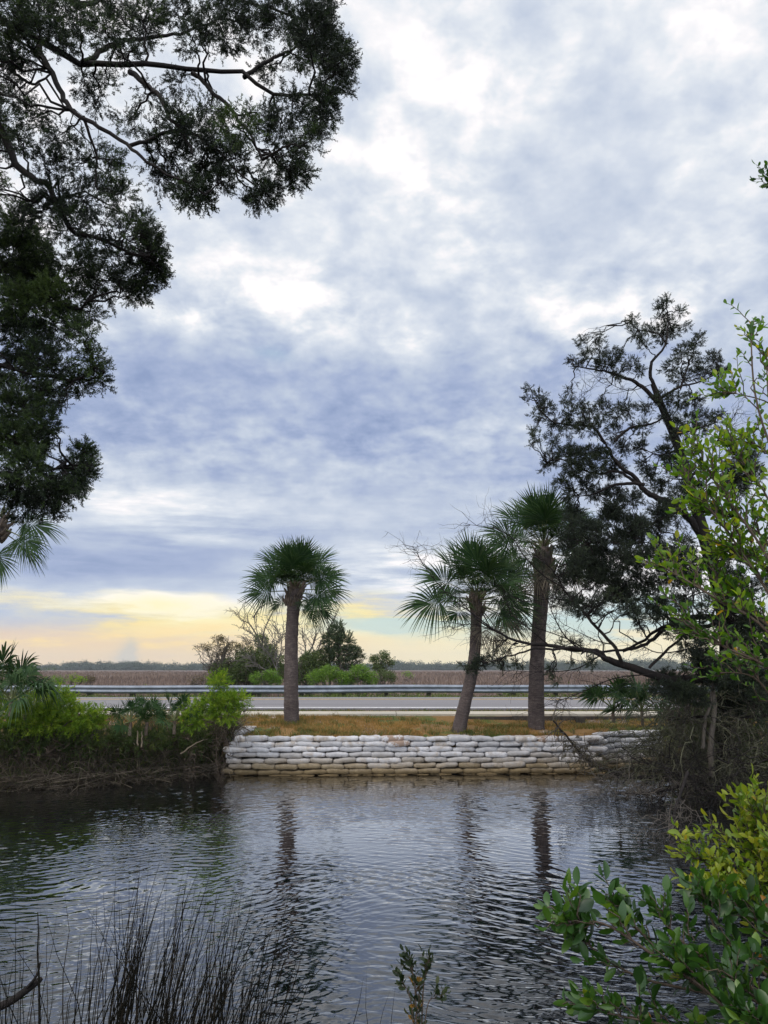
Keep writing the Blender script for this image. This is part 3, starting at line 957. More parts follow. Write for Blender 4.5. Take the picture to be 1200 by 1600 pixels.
# ---- cedars: limbs drawn as curves in space, foliage as many sprays in clumps round their ends
def cedar(name, label, base, trunk, limbs, clumps, seed, spray=.15, per=60, mats=None, twig_mat=None, twig_r=.006, temps=None, inner=.5, dead_limbs=(), extra_twigs=0, depth_mul=1.0, cat="tree"):
    """trunk: (points, radii); limbs: list of (points, r0, r1); clumps: list of (centre, radius, density, fresh)"""
    r = np.random.default_rng(seed); temps = temps or SPRAYS
    root = thing(name, label, cat, base)
    g = Local(base); pool = []
    p = bez(trunk[0], 40); g.tube(p, np.interp(np.linspace(0, 1, 40), np.linspace(0, 1, len(trunk[1])), trunk[1]), 10); g.build("trunk", cedar_bark, root)
    pool.append(p)
    for pts, r0, r1 in limbs:
        p = bez(pts, 28); wob = np.cumsum(r.normal(size=(28, 3)), 0) * .006 * np.linalg.norm(p[-1] - p[0]); wob -= np.linspace(0, 1, 28)[:, None] * wob[-1]
        p = p + wob; g = Local(base); g.tube(p, np.linspace(r0, r1, 28), 7); g.build("limb", cedar_bark, root); pool.append(p)
    pool = np.concatenate(pool)
    gt = Local(base); gl = Local(base)
    C = np.array([c[0] for c in clumps]); near = nearest(pool, C)
    for (c, rad, dens, clump_tint), ni in zip(clumps, near):
        # a branchlet reaching the clump, then twigs filling it
        start = pool[ni]
        main = curved(start, c, .04, r, 8, .05)[0]
        Lm = np.linalg.norm(c - start)
        gt.tube(main, np.linspace(min(twig_r * 3.0, .006 + .02 * Lm), twig_r, 8), 5)
        out = nrm(c - start + np.array([0, 0, .25 * rad]))
        nt = max(5, int(9 * inner * dens + 5))
        e = c + rdirs(nt, r) * rad * r.uniform(.5, 1.0, (nt, 1))
        s_ = main[r.integers(3, 8, nt)]
        tw = curved(s_, e, .06, r, 6, .07)
        gt.tubes(tw, np.linspace(twig_r * .9, twig_r * .35, 6), 4)
        # finer twigs off those
        nf = nt * 4
        k = r.integers(0, nt, nf); f = r.integers(2, 6, nf)
        s2 = tw[k, f]; e2 = s2 + nrm(rdirs(nf, r) + nrm(tw[k, 5] - tw[k, 0]) * .9) * rad * r.uniform(.2, .5, (nf, 1))
        tw2 = curved(s2, e2, .03, r, 4, .07); gt.tubes(tw2, np.linspace(twig_r * .45, twig_r * .2, 4), 3)
        # foliage: hung along the fine twigs, and thicker towards the outside of the clump
        N = int(per * dens * (rad / .35) ** 2)
        n1 = int(N * .55)
        k = r.integers(0, nf, n1); f = r.integers(1, 4, n1)
        p1 = tw2[k, f] + r.normal(size=(n1, 3)) * rad * .05; d1 = nrm(tw2[k, 3] - tw2[k, 0]) + rdirs(n1, r) * .6
        n2 = N - n1
        off = rdirs(n2, r); off[:, 2] += .1
        # lumpy outline: a few lobes per clump
        lob = rdirs(6, r); am = (nrm(off) @ lob.T).max(1)
        p2 = c + nrm(off) * rad * (.45 + .55 * am[:, None] ** 3) * r.uniform(.55, 1.0, (n2, 1)) * np.array([1, depth_mul, .9])
        d2 = nrm(off) + out * .4 + rdirs(n2, r) * .5 + np.array([0, 0, .2])
        pos = np.vstack([p1, p2]); dr_ = np.vstack([d1, d2])
        tn = np.clip(clump_tint + .22 * r.normal(size=len(pos)) + .15 * r.normal(), 0, 1)
        scatter_mix(gl, temps, pos, dr_, spray * r.uniform(.7, 1.25, len(pos)), tn, r)
    for pts, r0 in dead_limbs:
        p = bez(pts, 20); gt.tube(p, np.linspace(r0, r0 * .3, 20), 6)
        n = int(np.linalg.norm(p[-1] - p[0]) * 14) + 6
        k = r.integers(3, 20, n); e = p[k] + nrm(rdirs(n, r) + nrm(p[-1] - p[0]) * .8) * r.uniform(.15, .7, (n, 1))
        tw = curved(p[k], e, .03, r, 5, .06); gt.tubes(tw, np.linspace(twig_r, twig_r * .3, 5), 4)
        n2 = n * 3; kk = r.integers(0, n, n2); f = r.integers(1, 5, n2)
        e2 = tw[kk, f] + rdirs(n2, r) * r.uniform(.08, .35, (n2, 1)); gt.tubes(curved(tw[kk, f], e2, .02, r, 4, .06), np.linspace(twig_r * .5, twig_r * .2, 4), 3)
    gt.build("twigs", twig_mat or cedar_bark, root)
    if gl.n: gl.build("crown", mats or cedar_green, root)
    return root


# ---- leafy shrubs with stems and oval leaves
def leafy_shrub(name, label, base, stems, seed, leaf=.06, lmat=None, per_m=42, twig_every=.12, twig_len=(.12, .3), tint=.4, stem_r=.010, up=.5, cat="shrub", group=None, leaf_temps=None, tip_tint=.0):
    r = np.random.default_rng(seed); root = thing(name, label, cat, base, group)
    gs = Local(base); gl = Local(base)
    for st in stems:
        pts, dens = st[0], st[1]; rs = st[2] if len(st) > 2 else stem_r; tn = st[3] if len(st) > 3 else tint; f0 = st[4] if len(st) > 4 else .25
        p = bez(pts, 26); L = np.linalg.norm(np.diff(p, axis=0), axis=1).sum()
        gs.tube(p, np.linspace(rs, rs * .25, 26), 6)
        n = max(3, int(L / twig_every * dens)); t = f0 + (1 - f0) * np.sqrt(r.random(n)); idx = np.minimum((t * 25).astype(int), 24)
        s_ = p[idx]; tg = nrm(p[np.minimum(idx + 1, 25)] - p[idx])
        dd = nrm(tg * .7 + rdirs(n, r) * .8 + np.array([0, 0, up])); ln = r.uniform(*twig_len, (n, 1))
        tw = curved(s_, s_ + dd * ln, .05, r, 6, .05)
        tw = np.concatenate([tw, curved(p[-5], p[-1], 0, r, 6, .01)])
        gs.tubes(tw, np.linspace(rs * .35, rs * .15, 6), 4)
        for w_ in tw:
            m = max(4, int(np.linalg.norm(w_[-1] - w_[0]) * per_m + r.random() * 3)); f = np.linspace(.15, 1, m) * 5
            i = np.minimum(f.astype(int), 4); q = w_[i] + (w_[i + 1] - w_[i]) * (f - i)[:, None]
            ax = nrm(w_[-1] - w_[0]); ph = np.arange(m) * 2.4 + r.random() * 6
            F = frames(np.repeat(ax[None], m, 0), ph)
            out = F[:, :, 0]; d = nrm(out * .8 + ax * .55 + rdirs(m, r) * .25 + np.array([0, 0, .25]))
            d[-1] = ax
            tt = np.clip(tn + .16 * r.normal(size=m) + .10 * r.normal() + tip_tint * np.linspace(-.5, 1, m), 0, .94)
            odd = r.random(m) < .008; tt[odd] = .98
            scatter_mix(gl, leaf_temps or LEAVES, q, d, leaf * r.uniform(.45, 1.28, m), tt, r)
    gs.build("stems", mangrove_stem, root); gl.build("leaves", lmat or mangrove_leaf, root)
    return root


# ---- bushes farther off: leaf clumps in lumpy masses on a few stems
def far_bush(name, label, blobs, base, seed, lmat, size=.16, per=240, trunk=None, cat="bush", group=None, stem_mat=None, bare=0, sprays=None, fill=.7, sk=1.0):
    """blobs: list of (centre, (rx, ry, rz), density)"""
    r = np.random.default_rng(seed); root = thing(name, label, cat, base, group)
    base = np.asarray(base, float)
    gs = Local(base); gl = Local(base)
    sm = stem_mat or dead_twig
    for c, rad, dens in blobs:
        c = np.asarray(c, float); rad = np.asarray(rad, float)
        st = base + r.normal(size=3) * (.12, .12, 0)
        n = max(3, int((5 + bare) * min(1, sk + .3)))
        e = c + rdirs(n, r) * rad * r.uniform(.4, 1.05, (n, 1))
        p = curved(np.repeat(st[None], n, 0), e, .05, r, 8, .05); gs.tubes(p, np.linspace(.05, .012, 8) * min(1, rad.max()) * sk, 5)
        n2 = n * 6; k = r.integers(0, n, n2); f = r.integers(3, 8, n2)
        e2 = p[k, f] + rdirs(n2, r) * rad * r.uniform(.2, .6, (n2, 1)); gs.tubes(curved(p[k, f], e2, .03, r, 5, .06), np.linspace(.012, .005, 5), 3)
        N = int(per * dens * (rad[0] * rad[2]) / .6)
        lob = rdirs(9, r); off = rdirs(N, r); am = (off @ lob.T).max(1)[:, None]
        pos = c + off * rad * (.5 + .55 * am ** 3) * (1 - (1 - r.random((N, 1)) ** .5) * fill)
        d = off + rdirs(N, r) * .7 + np.array([0, 0, .3])
        tn = np.clip(.5 + .2 * r.normal(size=N), 0, 1)
        scatter_mix(gl, sprays or CLUMPS, pos, d, size * r.uniform(.7, 1.3, N), tn, r)
    if trunk is not None:
        g = Local(base); g.tube(bez(trunk[0], 16), np.linspace(trunk[1], trunk[2], 16), 7); g.build("trunk", sm, root)
    gs.build("branches", sm, root)
    if gl.n: gl.build("crown", lmat, root)
    return root


def bare_tree(name, label, mains, seed, r0=.05, mat_=None, n_sub=14, sub=(.4, 1.1), cat="dead tree", group=None, up=.4, fine=3, fr=.006):
    base = mains[0][0]; r = np.random.default_rng(seed); root = thing(name, label, cat, base, group)
    g = Local(base)
    for pts in mains:
        p = bez(pts, 20); p = p + np.cumsum(r.normal(size=p.shape), 0) * .008 * np.linalg.norm(p[-1] - p[0]) * np.linspace(0, 1, 20)[:, None]
        g.tube(p, np.linspace(r0, r0 * .2, 20), 6)
        k = r.integers(5, 20, n_sub); ax = nrm(p[-1] - p[0])
        e = p[k] + nrm(rdirs(n_sub, r) + ax * .8 + np.array([0, 0, up])) * r.uniform(*sub, (n_sub, 1)); tw = curved(p[k], e, .04, r, 7, .05)
        g.tubes(tw, np.linspace(r0 * .32, fr, 7), 4)
        n2 = n_sub * fine; kk = r.integers(0, n_sub, n2); f = r.integers(2, 7, n2)
        e2 = tw[kk, f] + nrm(rdirs(n2, r) + nrm(tw[kk, 6] - tw[kk, 0]) * .7) * r.uniform(sub[0] * .3, sub[1] * .4, (n2, 1))
        g.tubes(curved(tw[kk, f], e2, .03, r, 5, .06), np.linspace(fr, fr * .5, 5), 3)
    g.build("branches", mat_ or dead_twig, root)
    return root

# ------------------------------------------------------------------ ground cover
pr = np.random.default_rng(21)


def blades(g, base, h, w, lean, tint, r, az=None):
    """upright tapered grass blades, three points each side"""
    N = len(base); az = r.random(N) * 6.28 if az is None else az
    s_ = np.stack([np.cos(az), np.sin(az), np.zeros(N)], -1) * w[:, None] / 2
    d = rdirs(N, r) * lean[:, None]; d[:, 2] = 0
    up = np.array([0, 0, 1.0]) * h[:, None]
    p0, p1, p2 = base, base + up * .55 + d * h[:, None] * .35, base + up * (1 - .25 * lean[:, None]) + d * h[:, None]
    v = np.stack([p0 - s_, p0 + s_, p1 - s_ * .75, p1 + s_ * .75, p2], 1).reshape(-1, 3)
    o = np.arange(N)[:, None] * 5
    g.add(v, (o + np.array([0, 1, 3, 2])), (o + np.array([2, 3, 4])), tint=np.repeat(tint, 5))


def land(x, y): return np.stack([x, y, ground_h(x, y)], -1)


lawn_mat = leaf_mat("short_dry_and_green_grass", [(0, (.035, .055, .012)), (.35, (.085, .10, .025)), (.55, (.185, .115, .036)), (1, (.30, .175, .058))], .25, .8)
N = 90000
x = pr.uniform(-7.5, 9, N); y = 16.15 + 2.85 * pr.random(N) ** 1.1
pat = vnoise(x, y, .75, 61) * .6 + vnoise(x, y, 2.3, 62) * .5 + (y < 16.8) * .10
bare = vnoise(x, y, .8, 63) + .5 * vnoise(x, y, 3, 64) + .5 * np.exp(-((x - 1.1) / 1.5) ** 2 - ((y - 16.8) / .5) ** 2) + .6 * np.exp(-((x - 4.4) / .9) ** 2 - ((y - 17.9) / .6) ** 2)
keep = (bare < .26) | (pr.random(N) < .05); keep &= (y < 18.93)
x, y, pat = x[keep], y[keep], pat[keep]
green_spot = np.exp(-((x + 1.9) / .9) ** 2 - ((y - 16.7) / .4) ** 2) + .9 * np.exp(-((x - 2.0) / .5) ** 2 - ((y - 16.4) / .25) ** 2) + .9 * np.exp(-((x - 5.0) / .9) ** 2 - ((y - 17.2) / .5) ** 2)
tn = np.clip(.74 - .5 * np.clip(pat, -.4, 1) - .6 * green_spot + .12 * pr.normal(size=len(x)), 0, 1)
g = Geo(); blades(g, land(x, y), pr.uniform(.02, .065, len(x)) * (1 + .6 * green_spot), np.full(len(x), .011), np.full(len(x), .7), tn, pr)
T = 420; tx = pr.uniform(-4, 7, T); ty = np.where(pr.random(T) < .5, pr.uniform(16.12, 16.6, T), pr.uniform(16.3, 18.9, T)); tx[:60] = -2.12 + pr.normal(size=60) * .22; ty[:60] = 17.5 + pr.normal(size=60) * .12
k = np.repeat(np.arange(T), 16); x = tx[k] + pr.normal(size=len(k)) * .045; y = np.maximum(ty[k] + pr.normal(size=len(k)) * .04, 16.08)
blades(g, land(x, y), pr.uniform(.05, .15, len(k)), np.full(len(k), .010), np.full(len(k), .6), np.clip(.25 + .3 * pr.random(T)[k] + .12 * pr.normal(size=len(k)), 0, 1), pr)
N = 14000; x = pr.uniform(-14, 14, N); y = np.where(pr.random(N) < .7, pr.uniform(20.33, 20.62, N), pr.uniform(20.6, 20.88, N))
k = (vnoise(x, y * 0, .6, 65) > -.35) | (y < 20.5); x, y = x[k], y[k]
blades(g, land(x, y), pr.uniform(.03, .09, len(x)), np.full(len(x), .016), np.full(len(x), .6), np.clip(.34 + .15 * pr.normal(size=len(x)), 0, 1), pr)
tag(g.build("lawn_grass", lawn_mat, smooth_=False), kind='stuff', label="short orange brown and green grass on the mound behind the sandbags", cat="grass")

weed_mat = leaf_mat("roadside_weeds", [(0, (.025, .045, .008)), (.5, (.065, .095, .014)), (1, (.16, .17, .035))], .3, .7)
g = Geo(); N = 26000; x = pr.uniform(-21, 21, N); y = pr.uniform(29.1, 33.4, N)
blades(g, land(x, y), pr.uniform(.08, .24, N) * (1 + .5 * vnoise(x, y, .9, 66)), np.full(N, .03), np.full(N, .5), np.clip(.45 + .3 * vnoise(x, y, 1.2, 67) + .15 * pr.normal(size=N), 0, 1), pr)
N = 2600; x = pr.uniform(-20, 20, N); y = pr.uniform(31.4, 33.6, N); k = vnoise(x, 0 * y, .55, 68) > .05; x, y = x[k], y[k]
pos = land(x, y) + np.stack([0 * x, 0 * x, pr.uniform(.05, .55, len(x))], -1)
scatter_mix(g, CLUMPS, pos, rdirs(len(x), pr), pr.uniform(.12, .26, len(x)), np.clip(.5 + .2 * pr.normal(size=len(x)), 0, 1), pr)
tag(g.build("roadside_weeds", weed_mat, smooth_=False), kind='stuff', label="green weeds along the road behind and under the guardrail", cat="weeds")

marsh_mat = leaf_mat("marsh_grass_blades", [(0, (.075, .055, .045)), (.5, (.14, .10, .082)), (1, (.22, .165, .13))], .2, .9, (1.2, 1.1, .9))
g = Geo(); N = 60000; yy = 34 + 330 * pr.random(N) ** 1.7; xx = pr.uniform(-.66, .66, N) * (yy + 6)
wd = .02 + yy * .0010
blades(g, land(xx, yy), pr.uniform(.45, .9, N) * sstep(yy, 32, 46), wd, np.full(N, .35), np.clip(.5 + .35 * vnoise(xx, yy, .06, 70) + .18 * pr.normal(size=N), 0, 1), pr)
tag(g.build("marsh_grass", marsh_mat, smooth_=False), kind='stuff', label="wide reddish brown marsh grass field reaching to the far woods", cat="marsh grass")

woods_mat = leaf_mat("far_woods_foliage", [(0, (.014, .026, .014)), (.5, (.028, .046, .024)), (1, (.05, .07, .036))], .1, .8)
g = Geo(); N = 1500
x = pr.uniform(-900, 900, N); y = 900 + 120 * pr.random(N) + 60 * vnoise(x, 0 * x, .004, 71)
hh = (5.2 + 5.2 * pr.random(N) ** 3 + 2.4 * vnoise(x, 0 * x, .012, 72) + 1.7 * vnoise(x, 0 * x, .035, 73))
hh = hh * np.interp(x, [-900, -450, -330, -120, 30, 900], [.9, .85, .95, .98, 1.12, 1.12])
for k in range(60):
    pos = np.stack([x + pr.normal(size=N) * 2.4, y + pr.normal(size=N) * 2, .3 + hh * (1 - .98 * pr.random(N) ** 1.0)], -1)
    scatter_mix(g, CLUMPS, pos, rdirs(N, pr), pr.uniform(2.6, 4.8, N), np.clip(.5 + .2 * pr.normal(size=N), 0, 1), pr)
tag(g.build("far_woods", woods_mat, smooth_=False), kind='stuff', label="long low line of far woods beyond the marsh on the horizon", cat="woods")

# ------------------------------------------------------------------ palms on the mound
def sf(th, dy, roll=0, pl=1.0, bl=1.0, dr=1.0):
    return ((math.cos(R(th)), dy, math.sin(R(th))), R(roll), pl, bl, dr)


f1 = [sf(146, .3, 50, 1.1, .95, .8), sf(34, .35, -60, 1.1, .95, .8), sf(70, -1.9, 0, .85, .85, 1.0), sf(115, -1.9, 0, .85, .85, 1.0), sf(150, -.7, 45, .8, .8, .9), sf(28, .7, -45, .8, .8, .9), sf(200, .5, 60, .6, .7, 1.0), sf(-12, .6, -50, .6, .7, 1.0), sf(128, .9, 25, .9, .85, .8), sf(55, .9, -25, .9, .85, .8), sf(92, .1, 10, .9, 1.0, .3), sf(104, -.35, -15, 1, 1, .5), sf(76, -.3, 20, 1, 1, .5), sf(116, .2, 35, 1.05, 1, .6), sf(64, .3, -30, 1.0, 1, .6),
      sf(132, -.15, 55, 1.1, 1, .7), sf(48, -.1, -55, 1.15, 1, .7), sf(158, -.2, 70, 1.1, 1, .9),
      sf(22, -.2, -70, 1.2, 1, .9), sf(176, .0, 80, 1.15, 1.0, 1.0), sf(8, .1, -75, 1.2, .95, 1.0), sf(-4, -.35, -60, 1.05, .9, 1.1), 
      sf(-22, .1, -80, .95, .85, 1.2), sf(-38, .3, -50, .7, .75, 1.2), sf(85, .8, 5, 1, 1, .6), sf(95, -.9, 0, 1, .9, .9), sf(60, -1.0, -20, 1, .9, 1),
      sf(125, -1.0, 25, 1, .85, 1), sf(-15, .8, -30, .9, .8, 1.1), sf(-30, -.6, -20, .5, .55, 1.2),
      sf(82, -.5, 25, 1.05, 1, .4), sf(100, .45, -20, 1.05, 1, .4), sf(110, -1.8, -20, .9, .85, 1.1), sf(80, -2.5, 0, .85, .8, 1.2), sf(70, 2, 0, .9, .9, .9), sf(115, 2, 0, .9, .9, .9)]
palm("straight palm standing alone at the left end of the mound",
     [(455.5, 1131), (455, 1070), (455.5, 1005), (457.5, 965), (460, 930)], 17.6, [.172, .158, .146, .138, .165], P(463, 915, 17.6), f1, seed=1, blade=.72, pet=.46, boots=52, droop=.3)

f2 = [sf(172, -.15, 78, 1.25, 1.12, 1.25), sf(146, .1, 60, 1.1, 1.05, .8), sf(128, -.2, 40, 1.1, 1.05, .6), sf(112, .15, 20, 1.05, 1.05, .45), sf(99, -.1, -5, 1.05, 1.05, .3),
      sf(84, .2, 10, 1, 1, .4), sf(70, -.2, -25, 1, 1.05, .5), sf(55, .1, -45, 1, 1, .7), sf(38, -.1, -60, 1, 1, .8), sf(20, .2, -70, 1, 1, 1.0), sf(4, -.2, -75, .9, .95, 1.1),
      sf(-15, .1, -70, .8, .85, 1.2), sf(160, .6, 40, 1, .9, .9), sf(60, 1, -10, 1, .9, .8), sf(110, 1, 10, 1, .9, .8), sf(75, -.9, 10, 1, .9, .9), sf(120, -.8, 20, .95, .9, 1),
      sf(35, -.9, -30, .9, .9, 1.1), sf(15, .9, -20, .9, .9, 1.1), sf(92, -.5, 15, 1, 1, .5), sf(50, -1.6, 20, .9, .85, 1.0), sf(110, -1.8, -20, .9, .85, 1.1), sf(20, -1.2, -40, .95, .9, 1.1), sf(160, -1.2, 40, .95, .9, 1.1), sf(80, -2.5, 0, .85, .8, 1.2), sf(70, 2, 0, .9, .9, .9), sf(115, 2, 0, .9, .9, .9), sf(-10, -1.0, -50, .8, .8, 1.2), sf(190, -1.0, 50, .8, .8, 1.2)]
d2 = [sf(-60, -.3, -40, .8, .8, 1.3), sf(-85, -.5, 10, .7, .7, 1.3), sf(-45, .3, -50, .9, .8, 1.4), sf(-20, -.5, -40, .9, .8, 1.6)]
palm("slender leaning palm between the two other palms on the mound",
     [(717, 1141), (727, 1097), (737, 1053), (742.5, 1010), (744, 975), (745, 950)], 16.6, [.150, .128, .122, .122, .118, .135], P(746, 934, 16.6), f2, seed=2, blade=.80, pet=.62, boots=40, dead=d2, boot_len=.45, droop=.32)

f3 = [sf(90, 0, 0, .95, 1.05, .3), sf(104, -.25, -20, 1, 1.05, .4), sf(78, .25, 20, 1, 1.05, .4), sf(118, .2, 40, 1.1, 1, .6), sf(64, -.2, -40, 1.1, 1, .6), sf(136, -.1, 55, 1.2, 1, .8),
      sf(46, .1, -55, 1.2, 1, .8), sf(152, .2, 65, 1.3, 1, .9), sf(30, -.2, -65, 1.25, 1, .9), sf(168, -.2, 75, 1.25, .95, 1.0), sf(12, .2, -75, 1.2, .95, 1.0), sf(184, .1, 80, 1.0, .9, 1.2),
      sf(-5, -.1, -80, 1.1, .9, 1.2), sf(-22, .2, -60, .9, .85, 1.2), sf(202, -.2, 60, .9, .8, 1.2), sf(88, .9, 0, 1, 1, .6), sf(95, -.9, 10, 1, .95, .8), sf(50, -1, -20, 1, .9, 1), sf(130, 1, 20, 1, .9, 1),
      sf(96, .4, 20, 1.05, 1.05, .4), sf(84, -.4, -10, 1.05, 1.05, .4), sf(70, .6, 0, 1, 1, .5), sf(50, -1.6, 20, .9, .85, 1.0), sf(110, -1.8, -20, .9, .85, 1.1), sf(20, -1.2, -40, .95, .9, 1.1), sf(160, -1.2, 40, .95, .9, 1.1), sf(80, -2.5, 0, .85, .8, 1.2), sf(70, 2, 0, .9, .9, .9), sf(115, 2, 0, .9, .9, .9), sf(-10, -1.0, -50, .8, .8, 1.2), sf(190, -1.0, 50, .8, .8, 1.2)]
d3 = [sf(-70, -.4, -30, .8, .8, 1.2), sf(-110, -.4, 30, .8, .8, 1.2), sf(-140, -.2, 50, 1, .8, 1.4), sf(-35, -.2, -50, 1, .8, 1.4), sf(-90, -.8, 0, .7, .8, 1), sf(-95, .5, 10, .8, .8, 1.1),
      sf(-60, .6, -20, .9, .8, 1.2)]
palm("tallest palm with a thick trunk, right of the leaning palm",
     [(838, 1138), (838, 1090), (839, 1040), (842, 987), (846, 925), (849, 868)], 17.0, [.182, .168, .160, .155, .162, .205], P(849, 852, 17.0), f3, seed=3, blade=.80, pet=.56, boots=70, dead=d3, boot_len=.95, droop=.32)

# the palm whose fronds hang in from the left
pb = P(-112, 1150, 14.0); pb[2] = ground_h(pb[0], pb[1])
fl = [sf(-16, -.1, -80, 1.1, .85, 1.0), sf(-68, -.2, -60, .8, .8, .5), sf(-30, .6, -60, .9, .85, .9), sf(10, .5, -60, 1, 1, 1), sf(40, -.3, -50, 1, 1, .8), sf(80, .2, 0, 1, 1, .4), sf(110, -.3, 20, 1, 1, .5),
      sf(150, .2, 60, 1, 1, .9), sf(190, -.2, 70, 1, 1, 1.1), sf(-90, .5, -60, .7, .8, .6), sf(230, .2, 60, .9, .9, 1.2)]
palm("palm at the left edge with drooping fronds under the cedar", None, 8, [.19, .17, .16, .19], P(0, 806, 14.0), fl, seed=4, blade=.72, pet=.42,
     trunk_pts=[pb, P(-105, 1050, 14.0), P(-75, 940, 14.0), P(-12, 835, 14.0)], group="palms at the left edge")

# ------------------------------------------------------------------ thicket beyond the road
olive = leaf_mat("olive_thicket_leaves", [(0, (.028, .046, .014)), (.5, (.058, .088, .024)), (1, (.10, .125, .034))], .2, .7)
brown_olive = leaf_mat("brownish_sparse_leaves", [(0, (.045, .036, .020)), (.5, (.075, .062, .030)), (1, (.12, .095, .045))], .2, .8)
bright_bush = leaf_mat("bright_bush_leaves", [(0, (.038, .090, .010)), (.5, (.085, .165, .016)), (1, (.15, .24, .03))], .3, .6)
dark_cedar = leaf_mat("dark_cedar_foliage", [(0, (.018, .030, .013)), (.5, (.036, .056, .022)), (1, (.06, .085, .032))], .15, .7)
feather = leaf_mat("feathery_green_foliage", [(0, (.045, .095, .008)), (.5, (.12, .205, .014)), (1, (.26, .33, .03))], .48, .7)
feather_dark = leaf_mat("dull_undergrowth_leaves", [(0, (.018, .034, .009)), (.5, (.04, .064, .014)), (1, (.09, .11, .024))], .25, .8)
twig_grey = bark_mat("pale_bare_twigs", (.055, .05, .045), (.13, .118, .105), 20, .3)
D = 37.0


def B(px, py, rx, ry, dens=1.0, d=D, ryd=None):
    k = d / FPX * 1.0
    return (P(px, py, d), (rx * k, (ryd or rx) * k, ry * k), dens)


def gz(px, d, py=1075):
    p = P(px, py, d); p[2] = ground_h(p[0], d); return p


far_bush("mossy_oak", "sparse brownish tree with hanging moss left of the dead tree beyond the road",
         [B(322, 1012, 20, 7, .8), B(345, 1000, 18, 10, .9), B(365, 1010, 18, 10, .9), B(385, 1003, 10, 8, .6), B(335, 1022, 14, 6, .5), B(352, 1018, 16, 8, .7)], gz(350, D), 51, brown_olive, .15, 520, bare=9, cat="tree",
         trunk=([gz(350, D), P(347, 1050, D), P(350, 1020, D), P(358, 1005, D)], .16, .05), fill=.9)
bare_tree("dead_tree", "bare dead tree with forked branches rising above the thicket left of the straight palm",
          [[gz(412, D), P(411, 1030, D), P(402, 990, D), P(394, 945, D)], [P(409, 1020, D), P(412, 985, D), P(424, 958, D), P(430, 945, D)], [P(404, 998, D), P(390, 975, D), P(378, 968, D), P(372, 958, D)],
           [P(396, 965, D), P(405, 950, D), P(412, 944, D)], [P(408, 1010, D), P(395, 990, D), P(378, 980, D)]], 52, .042, dead_twig, 8, (.4, 1.0), fine=2, fr=.009)
far_bush("olive_bush", "large dull olive bush under the dead tree beyond the guardrail", [B(352, 1048, 24, 20, 1.2), B(385, 1035, 24, 26, 1.2), B(415, 1025, 22, 28, 1.2), B(430, 1045, 20, 24, 1.2), B(408, 1000, 16, 12, .7), B(372, 1050, 26, 22, 1.1)],
         gz(392, D + .6), 53, olive, .19, 900, bare=4)
far_bush("dark_bush", "low dark brown bush at the left foot of the thicket beyond the guardrail", [B(305, 1062, 14, 9, 1, 35.5), B(322, 1058, 14, 10, .8, 35.5)], gz(312, 35.5), 54, brown_olive, .13, 260, bare=5)
far_bush("green_bush", "rounded bright green bush just left of the straight palm's trunk beyond the guardrail", [B(402, 1060, 14, 11, 1.2, 34.2), B(420, 1057, 15, 13, 1.3, 34.2), B(434, 1063, 8, 9, 1, 34.2)], gz(415, 34.2), 55, bright_bush, .15, 900)
bare_tree("bare_tree", "pale grey bare tree close behind the left side of the straight palm",
          [[gz(436, 35), P(432, 1050, 35), P(428, 1020, 35), P(432, 990, 35)], [P(433, 1048, 35), P(418, 1020, 35), P(398, 1005, 35)], [P(432, 1040, 35), P(440, 1010, 35), P(437, 985, 35)], [P(434, 1052, 35), P(412, 1045, 35), P(392, 1030, 35)]], 56, .032, twig_grey, 14, (.5, 1.3), fine=4, fr=.012)
bare_tree("bare_tree", "thin bare twiggy tree just right of the straight palm's trunk beyond the road",
          [[gz(478, D), P(478, 1030, D), P(474, 1005, D), P(470, 992, D)], [P(478, 1030, D), P(488, 1008, D), P(492, 990, D)], [P(479, 1045, D), P(496, 1015, D), P(500, 1000, D)]], 57, .05, twig_grey, 12, (.4, 1.0), fine=4, fr=.010)
far_bush("olive_bush", "mid green bush between the straight palm's trunk and the dark cedar beyond the road", [B(478, 1035, 18, 20, 1.2), B(498, 1030, 18, 18, 1.1), B(490, 1050, 24, 18, 1.2), B(468, 1055, 14, 18, 1)], gz(486, D), 58, olive, .18, 900)
far_bush("far_cedar", "dark dense cedar with a domed top beyond the road right of the straight palm",
         [B(527, 985, 13, 14, 1.4), B(518, 1003, 15, 17, 1.3), B(540, 1003, 15, 15, 1.2), B(530, 1020, 22, 15, 1.1), B(552, 1020, 13, 12, 1.1), B(512, 1025, 12, 16, 1.0), B(562, 1026, 8, 9, .9), B(544, 1036, 18, 10, 1)], gz(532, D), 59, dark_cedar, .19, 900, cat="tree",
         trunk=([gz(532, D), P(531, 1045, D), P(527, 1000, D)], .14, .04), sprays=SPRAYS, fill=.85)
bare_tree("dead_stick", "bare forked dead branch sticking out above the dark cedar's left shoulder", [[gz(516, D + .8), P(514, 1010, D + .8), P(511, 985, D + .8), P(504, 968, D + .8)], [P(511, 985, D + .8), P(520, 972, D + .8), P(524, 963, D + .8)]], 60, .05, dead_twig, 6, (.3, .7), fine=2, fr=.010)
far_bush("green_bush", "wide bright green bush in front of the dark cedar behind the guardrail", [B(492, 1058, 16, 12, 1.2, 34.5), B(515, 1052, 18, 16, 1.3, 34.5), B(535, 1058, 16, 14, 1.2, 34.5)], gz(512, 34.5), 61, bright_bush, .15, 900)
far_bush("green_bush", "rounded bright green bush at the right end of the thicket behind the guardrail", [B(562, 1050, 18, 17, 1.3, 34.8), B(578, 1060, 14, 12, 1.2, 34.8), B(548, 1062, 14, 10, 1.2, 34.8)], gz(565, 34.8), 62, bright_bush, .16, 900)
